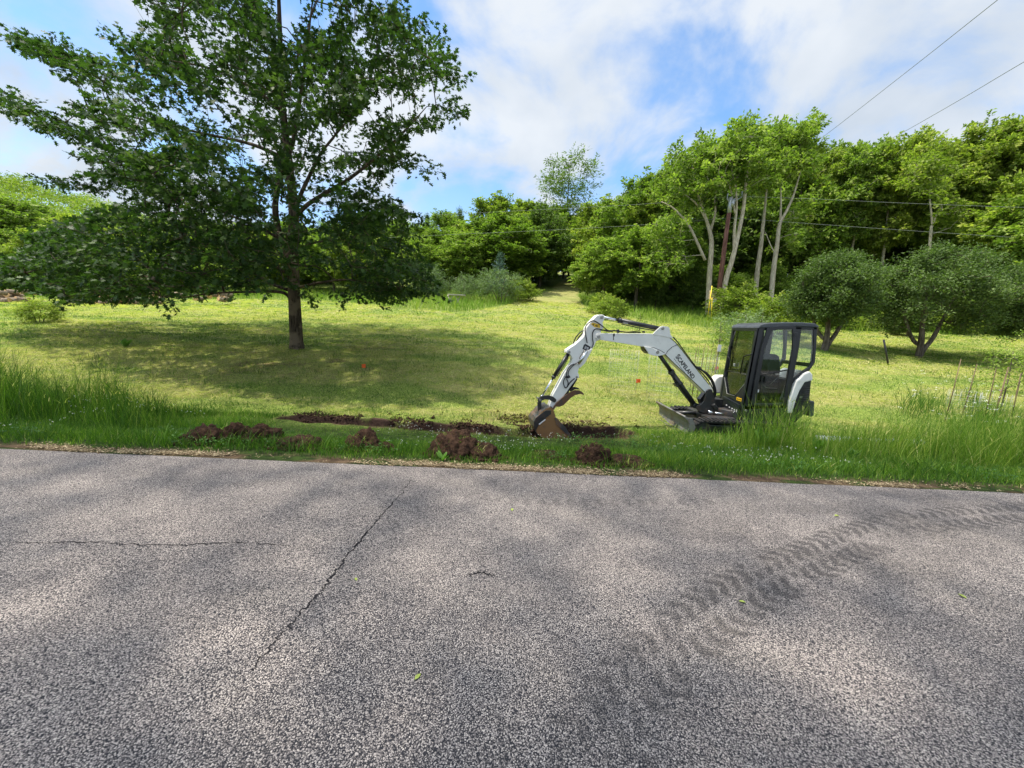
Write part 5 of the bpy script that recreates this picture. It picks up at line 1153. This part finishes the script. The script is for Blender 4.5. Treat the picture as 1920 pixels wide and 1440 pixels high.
# broad leaved weeds and clover in the verge
M['weed'] = leaf_mat('weed', [(0, (.02, .06, .012)), (.5, (.045, .12, .022)), (1, (.10, .20, .04))], .3, .5, .2, hueamt=0)
x, y = scatter(rng, 2600, 4.7, 7.3); k = clump(x, y, .8, .52, 111) & tr_ok(x, y); x, y = x[k], y[k]
C = np.stack([x, y, H(x, y)+.07], 1); me = leaves(C, rng, 14, .10, .032, OVAL, .5, .5, .12, .12, 0, upz=1.6)
tag(obj('clover_leaves', me, None, M['weed']), 'patches of clover leaves among the verge grass', 'clover', kind='stuff')
m, _ = newmat('petal'); t = NT(m); t.out(t.princ((.72, .74, .66), .7, .1).outputs[0]); M['petal'] = m
x, y = scatter(rng, 2400, 4.9, 7.4); k = clump(x, y, .55, .56, 121) & tr_ok(x, y); x, y = x[k], y[k]
C = np.stack([x, y, H(x, y)+rng.uniform(.09, .17, len(x))+tallf(x, y)*.25], 1); me = leaves(C, rng, 7, .008, .010, RHOM, 1, .5, upz=.5)
tag(obj('clover_flowers', me, None, M['petal']), 'small white clover flowers scattered through the verge', 'flowers', kind='stuff')
# white umbels at the far right and left
x = rng.uniform(7.5, 14, 260); y = rng.uniform(7.6, 12, 260); k = (x/y < 1.45) & (x/y > 1.02) & clump(x, y, .7, .48, 5); x, y = x[k], y[k]
C = np.stack([x, y, H(x, y)+rng.uniform(.5, 1.0, len(x))], 1); me1 = leaves(C, rng, 12, .035, .02, RHOM, .3, .5, upz=1.5)
tag(obj('wild_flowers', me1, None, M['petal']), 'white flower heads above the weeds near the right edge', 'flowers', kind='stuff')
g = GB(); xx = np.repeat(x, 14)+rng.normal(0, .12, len(x)*14); yy_ = np.repeat(y, 14)+rng.normal(0, .12, len(x)*14)
g.add(blades(xx, yy_, rng.uniform(.3, .95, len(xx)), rng.uniform(.006, .014, len(xx)), rng.uniform(.1, .6, len(xx)), rng.normal(.3, .1, len(xx)), rng, seg=3)); g.build('weeds', M['grass'], 'green weeds below the white flowers near the right edge', 'weeds')
# litter on the road edge
M['litter'] = leaf_mat('litter', [(0, (.09, .06, .038)), (.5, (.24, .18, .11)), (1, (.50, .42, .28))], .1, .8, .1, hueamt=0)
m_ = 20000; y = 4.30+np.abs(rng.normal(0, .10, m_))-.05+.10*(fbm(rng.random(m_)*0, rng.random(m_), 1)-.5); x = rng.uniform(-8, 8, m_); y = y+(fbm(x*1.3, x*0, 8, 4)-.5)*.16; k = rng.random(m_) < .03+1.5*sstep(.40, .68, fbm(x*1.7, y*3, 40)); x, y = x[k], y[k]; m_ = len(x)
C = np.stack([x, y, H(x, y)+.012], 1); me = leaves(C, rng, 1, .02, .024, RHOM, .3, .5, .25, .1, 0, upz=3)
tag(obj('straw_litter', me, None, M['litter']), 'dry straw and crumbs littering the edge of the road', 'litter', kind='stuff')

# ------------------------------------------------------------------ soil mounds beside the trench
m, _ = newmat('soil'); t = NT(m); P = t.pos(); n_ = t.noise(14, 9, P, .75)
c = t.mix(t.mr(n_, .32, .68), (.018, .011, .0085), (.100, .056, .036)); c = t.mix(t.mr(t.noise(50, 3, P), .62, .72), c, (.15, .09, .06))
t.out(t.princ(c, .95, .1, 0, t.bump(t.noise(32, 9, P, .8), 1, .05)).outputs[0]); M['soil'] = m
MDS = []
def mound(px, py, wpx, hpx, label, seed, asp=.8):
    c = at(px, py+7); sc = FPX/c[1]; rx = wpx*1.2/2/sc; h = hpx*1.05/sc
    MDS.append((c[0], c[1], rx))
    bm = bmesh.new(); bmesh.ops.create_icosphere(bm, subdivisions=5, radius=1)
    bmesh.ops.delete(bm, geom=[v for v in bm.verts if v.co.z < -.35], context='VERTS')
    for v in bm.verts:
        p = v.co.copy(); q = p*1.7+Vector((seed*3.1, seed, 0))
        d = 1+.22*mnoise.noise(q*1.0)+.15*mnoise.noise(q*2.6)+.10*mnoise.noise(q*6)+.09*mnoise.noise(q*13)+.05*mnoise.noise(q*26)
        s = max(0, 1-abs(min(p.z, 0))*1.5)
        v.co = Vector((p.x*rx*d*(1+.15*(1-p.z)), p.y*rx*asp*d*(1+.15*(1-p.z)), p.z*h*d+0)) 
    me = bpy.data.meshes.new('soil_mound'); bm.to_mesh(me); bm.free()
    o = obj('soil_mound', me, None, M['soil'], True); o.location = (c[0], c[1], float(H(c[0], c[1])))
    # clods
    V = []; r_ = random.Random(seed); mb = MB()
    bm = bmesh.new()
    for k in range(150):
        a = r_.uniform(0, 6.28); rr = rx*(1.0+abs(r_.gauss(0, .28))); x = c[0]+rr*math.cos(a); y = c[1]+rr*asp*math.sin(a); s = r_.uniform(.008, .03)
        g_ = bmesh.ops.create_icosphere(bm, subdivisions=1, radius=s); mm = Vector((x-c[0], y-c[1], float(H(x, y))-o.location.z+s*.5))
        for v in g_['verts']: v.co = v.co*r_.uniform(.7, 1.25)+mm
    me2 = bpy.data.meshes.new('clods'); bm.to_mesh(me2); bm.free(); me2.materials.append(M['soil']); co_ = bpy.data.objects.new('clods', me2); COL.objects.link(co_); co_.parent = o; co_['kind'] = 'stuff'
    # torn turf hanging on the lump
    rg = np.random.default_rng(seed); n_ = int(260*rx/.3); a = rg.uniform(0, 6.28, n_); rr = rg.random(n_)**.5; x = c[0]+rr*rx*np.cos(a); y = c[1]+rr*rx*asp*np.sin(a); k = fbm(x*9, y*9, seed) > .56; x, y = x[k], y[k]
    if len(x) > 4:
        z = H(x, y)+h*np.sqrt(np.maximum(0, 1-((x-c[0])/rx)**2-((y-c[1])/(rx*asp))**2))*.95-.01
        V, L_, Z, Tt = blades(x, y, rg.uniform(.05, .12, len(x)), rg.uniform(.004, .008, len(x)), rg.uniform(.5, 1.4, len(x)), rg.normal(.45, .25, len(x)), rg, z=z)
        me3 = npmesh('turf', V-np.array(o.location)[None], L_, Z, tint=Tt); me3.materials.append(M['grass']); to_ = bpy.data.objects.new('turf', me3); COL.objects.link(to_); to_.parent = o; to_['kind'] = 'stuff'
    return tag(o, label, 'soil mound', 'soil mounds beside the trench')
mound(386, 824, 62, 31, 'leftmost brown soil mound with dry grass on its left side', 1)
mound(440, 822, 58, 34, 'second brown soil mound from the left in the row of joined ones', 2)
mound(494, 824, 60, 32, 'third brown soil mound from the left in the row of joined ones', 3)
mound(560, 832, 74, 20, 'low crumbled soil mound ending the row of joined ones', 4)
mound(682, 836, 54, 36, 'small upright soil mound standing alone left of the middle', 5)
mound(722, 838, 34, 15, 'little crumbly soil mound right beside the upright one', 6)
mound(856, 846, 78, 46, 'peaked soil mound with roots in front of the trench middle', 7)
mound(908, 852, 50, 26, 'low grassy soil mound leaning on the peaked one', 8)
mound(1022, 850, 52, 12, 'flat thin soil mound just below the excavator bucket', 9)
mound(1110, 860, 56, 36, 'rounded dark soil mound with ridged surface right of the bucket', 10)
mound(1176, 862, 62, 14, 'flat strip of soil mound trailing right from the rounded one', 11)

# crumbs of soil thrown out along the trench
rng = np.random.default_rng(909); n = 9000; ti = rng.random(n)*(len(TR)-1); i0 = np.minimum(ti.astype(int), len(TR)-2); fr_ = ti-i0
bx = TR[i0]*(1-fr_[:, None])+TR[i0+1]*fr_[:, None]; x = bx[:, 0]+rng.normal(0, .1, n); y = bx[:, 1]+np.abs(rng.normal(.22, .3, n))
x = np.concatenate([x, rng.normal(.9, .8, 2600)]); y = np.concatenate([y, rng.normal(8.45, .28, 2600)])
for (mx_, my_, mr) in MDS: x = np.concatenate([x, rng.normal(mx_, mr*.95, 700)]); y = np.concatenate([y, rng.normal(my_, mr*.6, 700)])
k = ((fbm(x*2.1, y*3, 33) > .47) & (y > 6.4)) | ((y < 6.9) & (fbm(x*5, y*5, 33) > .42) & (y > 5.2)); x, y = x[k], y[k]; n = len(x)
oc = np.array([(1, 0, 0), (0, 1, 0), (-1, 0, 0), (0, -1, 0), (0, 0, 1), (0, 0, -1)], float); tri = np.array([(0, 1, 4), (1, 2, 4), (2, 3, 4), (3, 0, 4), (1, 0, 5), (2, 1, 5), (3, 2, 5), (0, 3, 5)])
sz_ = rng.gamma(1.5, .006, n)+.004; V = oc[None]*sz_[:, None, None]*rng.uniform(.6, 1.3, (n, 6, 1))+np.stack([x, y, H(x, y)+sz_*.4], 1)[:, None]
tag(obj('soil_crumbs', npmesh('soil_crumbs', V.reshape(-1, 3), (tri[None]+np.arange(n)[:, None, None]*6).ravel(), np.full(n*8, 3)), None, M['soil']), 'loose crumbs of dark soil scattered along the trench', 'soil', kind='stuff')
# ------------------------------------------------------------------ utility pole, wires
M['pole_wood'] = bark('pole_wood', (.10, .045, .035), (.24, .12, .095), (20, 20, 1.2))
M['galv'] = simple('galv', (.45, .46, .48), .45, .5, .6)
M['tan_box'] = simple('tan_box', (.50, .38, .25), .6)
M['wire'] = simple('wire', (.24, .26, .23), .7, .2)
M['yellow_plastic'] = simple('yellow_plastic', (.85, .62, .03), .5)
M['orange'] = leaf_mat('orange', [(0, (.95, .20, .05)), (1, (1.0, .26, .06))], .4, .5, .2, (1, .8, .6), 0)
M['fence_wire'] = simple('fence_wire', (.20, .20, .19), .5, .4, .5)
M['stick'] = bark('stick', (.10, .07, .045), (.24, .17, .11))
PY = 28.5; b = Hpx(1341, PY); tp = W(1370, 374, PY)
po = empty('utility_pole', tuple(b)); tag(po, 'leaning reddish wooden utility pole in front of the wood', 'utility pole')
mb = MB(); mb.tube([b-[0, 0, .5], b*.5+tp*.5, tp], [.17, .15, .12], 14); mb.build('pole', M['pole_wood'], po)
mb = MB(); mb.tube([tp-[0, 0, .9], tp+[0, 0, .12]], .14, 12); mb.build('pole_cap', M['galv'], po)
for dx, dz in ((-.25, .15), (.30, -.15), (.75, .30)):
    mb = MB(); mb.tube([tp+[0, 0, -.3], tp+[dx, 0, dz-.1], tp+[dx, 0, dz+.25]], [.03, .03, .05], 8); mb.build('insulator', M['galv'], po)
mb = MB(); mb.tube([tp+[.1, -.15, -.5], tp+[.1, -.15, -.05]], .11, 12); mb.build('transformer_can', M['galv'], po)
p = W(1341, 553, PY-.25); mb = MB(); mb.box(p-[.42, .12, .30], p+[.42, .08, .30]); mb.build('meter_board', M['tan_box'], po, .01)
p = W(1339, 567, PY-.3); mb = MB(); mb.box(p-[.12, .1, .22], p+[.12, .1, .22]); mb.build('meter_box', M['decal_white'], po, .02)
a = W(1335, 536, 27.5); c = Hpx(1326, 27.5); mb = MB(); mb.tube([c, a], .03, 8); o = mb.build('guy_marker', M['yellow_plastic']); tag(o, 'yellow plastic guy wire marker left of the utility pole', 'marker')
a = W(1335, 558, 27.4); c = Hpx(1334, 27.4); mb = MB(); mb.tube([c, a], .025, 8); o = mb.build('marker_post', M['yellow_plastic']); tag(o, 'short yellow marker post at the foot of the utility pole', 'marker')
def wire(pts, r, label, group='power lines'):
    P_ = spline([W(*p) for p in pts], 8); mb = MB(); mb.tube(P_, r, 6); o = mb.build('power_line', M['wire']); return tag(o, label, 'cable', group)
wire([(560, 420, 46), (760, 406, 42), (1000, 394, 37), (1200, 383, 33), (1366, 369, PY)], .009, 'upper power line running left from the pole to the oak')
wire([(1370, 368, PY), (1500, 372, 27.5), (1700, 381, 26.5), (1920, 389, 25.5), (2200, 396, 24)], .009, 'upper power line running right from the pole')
wire([(640, 450, 45), (820, 441, 41), (1000, 433, 37), (1200, 422, 33), (1360, 409, PY)], .009, 'lower power line running left from the pole')
wire([(1364, 408, PY), (1500, 418, 27.5), (1700, 432, 26.5), (1920, 446, 25.5), (2200, 460, 24)], .009, 'lower power line running right from the pole')
wire([(1500, 288, 46), (1565, 240, 42), (1720, 119, 32), (1874, -3, 24), (2050, -140, 19)], .021, 'left one of two cables crossing the sky at upper right')
wire([(1600, 295, 44), (1682, 254, 40), (1800, 187, 32), (1920, 116, 26), (2150, -15, 20)], .021, 'right one of two cables crossing the sky at upper right')

# ------------------------------------------------------------------ flags, stakes, cages
def flag(px, py, y_top_px, label, s=.115):
    b = at(px, py+10); y = b[1]; p = W(px, py, y); p[2] = max(p[2], b[2]+.16)
    e = empty('survey_flag', tuple(b)); tag(e, label, 'flag', 'orange survey flags')
    mb = MB(); mb.tube([b-[0, 0, .02], np.array([b[0], y, p[2]+s*.5])], .0025, 6); mb.build('wire_stem', M['fence_wire'], e)
    mb = MB(); q = np.array([b[0], y, p[2]+s*.5]); n_ = 6; fr_ = []
    for k in range(n_+1): fr_.append(q+np.array([-s*1.1*k/n_, .012*math.sin(k*1.3), -.01*k/n_]))
    mb.add([v for v in fr_]+[v+[0, 0, -s] for v in fr_]+[v+[0, .002, 0] for v in fr_]+[v+[0, .002, -s] for v in fr_], [(k, k+1, n_+2+k, n_+1+k) for k in range(n_)]+[(2*n_+2+k, 2*n_+3+k, 3*n_+4+k, 3*n_+3+k) for k in range(n_)], True)
    mb.build('flag_cloth', M['orange'], e)
flag(686, 686, 0, 'orange survey flag in the oak shade right of the trunk')
flag(1200, 714, 0, 'orange survey flag below the raised excavator boom')
flag(1346, 690, 0, 'orange survey flag close to the left side of the cab', .10)
flag(1878, 732, 0, 'pale orange survey flag in the weeds near the right edge', .07)
mb = MB(); b = Hpx(1669, 15.5); a = W(1657, 637, 15.4); mb.tube([b-[0, 0, .2], a], .035, 8); tag(mb.build('fence_post', M['black_paint']), 'black leaning metal post between the two apple trees', 'post')
def stake(px0, py0, px1, py1, y, label, r=.012, mat='stick', group='garden stakes', name='garden_stake'):
    b = W(px0, py0, y); b[2] = float(H(b[0], y))-.03; a = W(px1, py1, y); mid = (a+b)/2+np.array([.01, 0, 0]); mb = MB(); mb.tube([b, mid, a], [r, r*.9, r*.7], 7); return tag(mb.build(name, M[mat]), label, 'stake', group)
stake(1786, 722, 1802, 673, 9.8, 'leftmost dark garden stake at the right edge of the field')
stake(1815, 724, 1832, 682, 9.9, 'second garden stake from the left at the right edge of the field')
stake(1860, 724, 1868, 690, 9.9, 'thin garden stake between the second and the thickest one')
stake(1876, 724, 1891, 688, 9.7, 'thickest dark garden stake near the right edge', .018)
stake(1910, 726, 1914, 700, 9.9, 'short garden stake at the very right edge')
def cage(cx_, cy_, r, h, label, n=14):
    z = float(H(cx_, cy_)); mb = MB(); e = empty('wire_cage', (cx_, cy_, z)); tag(e, label, 'wire cage')
    for k in range(n):
        a = k*2*math.pi/n; p = np.array([cx_+r*math.cos(a), cy_+r*math.sin(a), z-.05]); mb.tube([p, p+[0, 0, h]], .0016, 4)
    for j in range(int(h/.12)+1):
        mb.tube([np.array([cx_+r*math.cos(a_), cy_+r*math.sin(a_), z+j*.12]) for a_ in np.linspace(0, 6.283, 19)], .0014, 4)
    mb.build('mesh', M['galv'], e)
q = Hpx(1800, 10.2); cage(q[0], q[1], .30, .75, 'faint wire mesh cage round a sapling by the leftmost garden stake')
q = Hpx(1860, 10.3); cage(q[0], q[1], .28, .7, 'faint wire mesh cage between the garden stakes at the right edge')
q = Hpx(1240, 10.6); cage(q[0], q[1], .42, 1.2, 'tall wire mesh cage seen under the raised boom', 18)
q = Hpx(1310, 10.8); cage(q[0], q[1], .40, 1.2, 'tall wire mesh cage of thin wire next to the cab', 18)
q = Hpx(1165, 10.9); cage(q[0], q[1], .40, 1.25, 'tall wire mesh cage behind the boom cylinder', 18)
stk = [((520, 505), (578, 350)), ((560, 500), (600, 330)), ((600, 520), (655, 340)), ((640, 545), (690, 360)), ((660, 555), (735, 330)), ((700, 520), (790, 300)), ((735, 525), (780, 400)), ((610, 545), (640, 370)), ((560, 515), (560, 400))]
for i_, (a, b) in enumerate(stk):
    p0 = c3(*a); p1 = c3(*b); stake(p0[0], p0[1], p1[0], p1[1], 10.3+.05*i_, 'thin brown dead stalk sticking up left of the cab', .006, 'stick', 'dead stalks left of the cab', 'dead_stalk')
p = W(*c3(795, 388), 10.3); mb = MB(); mb.prism([p+[-.05, 0, -.09], p+[.05, 0, -.09], p+[.045, 0, .09], p+[-.04, 0, .09]], (0, .012, 0)); tag(mb.build('plant_tag', M['decal_white'], None, .003), 'small white tag hanging on a stalk left of the cab', 'tag')
def sapling(px, py0, py1, y, label, seed, rx=.5, n=26):
    rng = np.random.default_rng(seed); b = W(px, py0, y); b[2] = float(H(b[0], y)); h = W(px, py1, y)[2]-b[2]
    C = blob_centers(rng, [(b[0], y, b[2]+h*.68, rx*.7, rx*.7, h*.34)], n, .3); w_ = grow([([b-[0, 0, .1], b+[.02, 0, h*.5], b+[-.02, 0, h*.95]], [.02, .014, .005])], C, rng, step=.15, rtip=.0025, k=4, kt=7)
    e = empty('sapling', tuple(b)); tag(e, label, 'sapling'); obj('trunk', w_, e, M['grey_bark']); obj('crown', leaves(C, rng, 16, .13, .06, OVAL, .8, .55), e, M['wood_leaf'])
sapling(1885, 728, 650, 10.5, 'thin leafy sapling growing among the garden stakes', 3, .9, 60)
sapling(1915, 700, 625, 12, 'leafy sapling cut by the right edge above the stakes', 4, 1.0, 50)
sapling(1345, 668, 596, 13, 'thin sapling with pale leaves left of the cab roof', 5, .8, 60)
sapling(1200, 600, 583, 20, 'tiny dark sapling in the field above the boom', 6, .3, 12)
# pale pipe half hidden in the tall grass
p0 = W(1535, 808, 7.75); p1 = W(1735, 806, 7.6); p0[2] = float(H(p0[0], p0[1]))+.03; p1[2] = float(H(p1[0], p1[1]))+.03
mb = MB(); rr = []; pts = []
for k in range(60): pts.append(p0+(p1-p0)*k/59); rr.append(.085 if k % 2 else .098)
M['pale_plastic'] = simple('pale_plastic', (.50, .55, .62), .45)
mb.tube(pts, rr, 14); tag(mb.build('plastic_pipe', M['pale_plastic']), 'pale plastic pipe lying behind the tall grass right of the excavator', 'pipe')
# dock plants
M['dock'] = leaf_mat('dock', [(0, (.05, .14, .02)), (1, (.16, .30, .06))], .4, .5, .25, hueamt=0)
def dock(px, py, s, label, seed, n=9):
    rng = np.random.default_rng(seed); b = at(px, py); b[2] = float(H(b[0], b[1])); V, F, mb = [], [], MB(); tt = []
    for k in range(n):
        a = rng.uniform(0, 6.28); l = s*rng.uniform(.7, 1.15); w_ = l*.16; d = np.array([math.cos(a), math.sin(a), 0]); sd = np.array([-d[1], d[0], 0]); ln = rng.uniform(.25, .7); vs = []
        for i in range(7):
            t_ = i/6; c = b+d*l*ln*t_+np.array([0, 0, l*(t_*1.0-.35*ln*t_*t_)]); ww = w_*math.sin(math.pi*min(1, .12+.88*t_))**.8
            vs += [c-sd*ww+[0, 0, .25*ww], c, c+sd*ww+[0, 0, .25*ww]]
        mb.add(vs, [(3*i+j, 3*i+j+1, 3*i+j+4, 3*i+j+3) for i in range(6) for j in range(2)], True)
    me = mb.mesh('dock_plant'); at_ = me.attributes.new('tint', 'FLOAT', 'POINT'); at_.data.foreach_set('value', rng.uniform(.3, .9, len(me.vertices)).astype(np.float32))
    return tag(obj('dock_plant', me, None, M['dock']), label, 'plant')
dock(1432, 842, .42, 'pale broad-leaved dock plant in front of the excavator track', 1)
dock(1449, 838, .36, 'upright dock plant just right of the palest one', 2, 7)
dock(1590, 868, .32, 'broad-leaved dock plant low in the tall grass at right', 3)
dock(830, 868, .14, 'small broad-leaved plant in front of the peaked soil mound', 4, 8)
dock(1530, 850, .30, 'dark green dock plant under the rear of the excavator', 5)
dock(236, 655, .34, 'dark weed clump standing alone on the mown grass left of the oak', 6, 14)
# fallen leaves on the road
M['fallen'] = leaf_mat('fallen', [(0, (.35, .42, .10)), (1, (.60, .58, .30))], .2, .5, .2, hueamt=0)
for i_, (px, py, s, lab) in enumerate(((960, 961, .05, 'yellow-green leaf lying on the far middle of the road'), (1572, 968, .055, 'pale yellow leaf on the road near the tyre prints'), (666, 1089, .035, 'tiny green leaf beside the long road crack'), (777, 1284, .04, 'olive green leaf on the near part of the road'), (1398, 1132, .04, 'small tan leaf right of the middle of the road'), (1795, 1117, .05, 'tan leaf lying on the right part of the road'))):
    p = at(px, py); a = i_*1.9; c_, s_ = math.cos(a), math.sin(a); z = roadz(p[0], p[1]); vs = []
    for (u, v) in OVAL: vs.append((p[0]+(u*c_-v*s_)*s, p[1]+(u*s_+v*c_)*s, z+.004+abs(u)*s*.4))
    mb = MB(); mb.add(vs, [tuple(range(6))]); mb.add([(v[0], v[1], v[2]+.001) for v in vs], [tuple(range(6))]); me = mb.mesh('fallen_leaf'); tag(obj('fallen_leaf', me, None, M['fallen']), lab, 'leaf')
# firewood at the far left and the little trestle in the meadow
M['log_end'] = simple('log_end', (.60, .40, .20), .8, .1, var=.3); M['log_bark'] = bark('log_bark', (.16, .12, .09), (.36, .29, .22))
mb = MB(); mb.tube([(0, -.28, 0), (0, .28, 0)], .17, 9); lme = mb.mesh('log'); lme.materials.append(M['log_end']); lme.materials.append(M['log_bark'])
for pl_ in lme.polygons: pl_.material_index = 1 if len(pl_.vertices) == 4 else 0
R = random.Random(8)
for k in range(90):
    pxx = R.choice([R.uniform(-60, 60), R.uniform(100, 430), R.uniform(140, 300)]); y = R.uniform(27, 29); b = Hpx(pxx, y); lay = R.choice([0, 0, 0, 1, 1, 2])
    o = bpy.data.objects.new('log', lme); COL.objects.link(o); o.location = (b[0], y, b[2]+.15+lay*.28); o.rotation_euler = (R.uniform(-.3, .3), R.uniform(0, 6), R.uniform(-1.2, 1.2)); o.scale = (1, R.uniform(.8, 1.6), 1)
    tag(o, 'cut log in the heap of firewood behind the low oak branches', 'log', 'logs of the firewood heap')
b = Hpx(856, 30); s_ = FPX/30; e = empty('trestle', tuple(b)); tag(e, 'small weathered wooden trestle standing in the long grass by the grey shrubs', 'trestle')
M['grey_wood'] = simple('grey_wood', (.45, .41, .35), .8, .1)
mb = MB(); mb.box(b+[-.65, -.2, .78], b+[.65, .2, .86]); mb.build('trestle_top', M['grey_wood'], e)
for sx_ in (-.5, .1):
    for a, c in ((-.2, .2), (.2, -.2)):
        mb = MB(); mb.tube([b+[sx_+a, 0, -.05], b+[sx_+c, 0, .8]], .035, 6); mb.build('leg', M['grey_wood'], e)
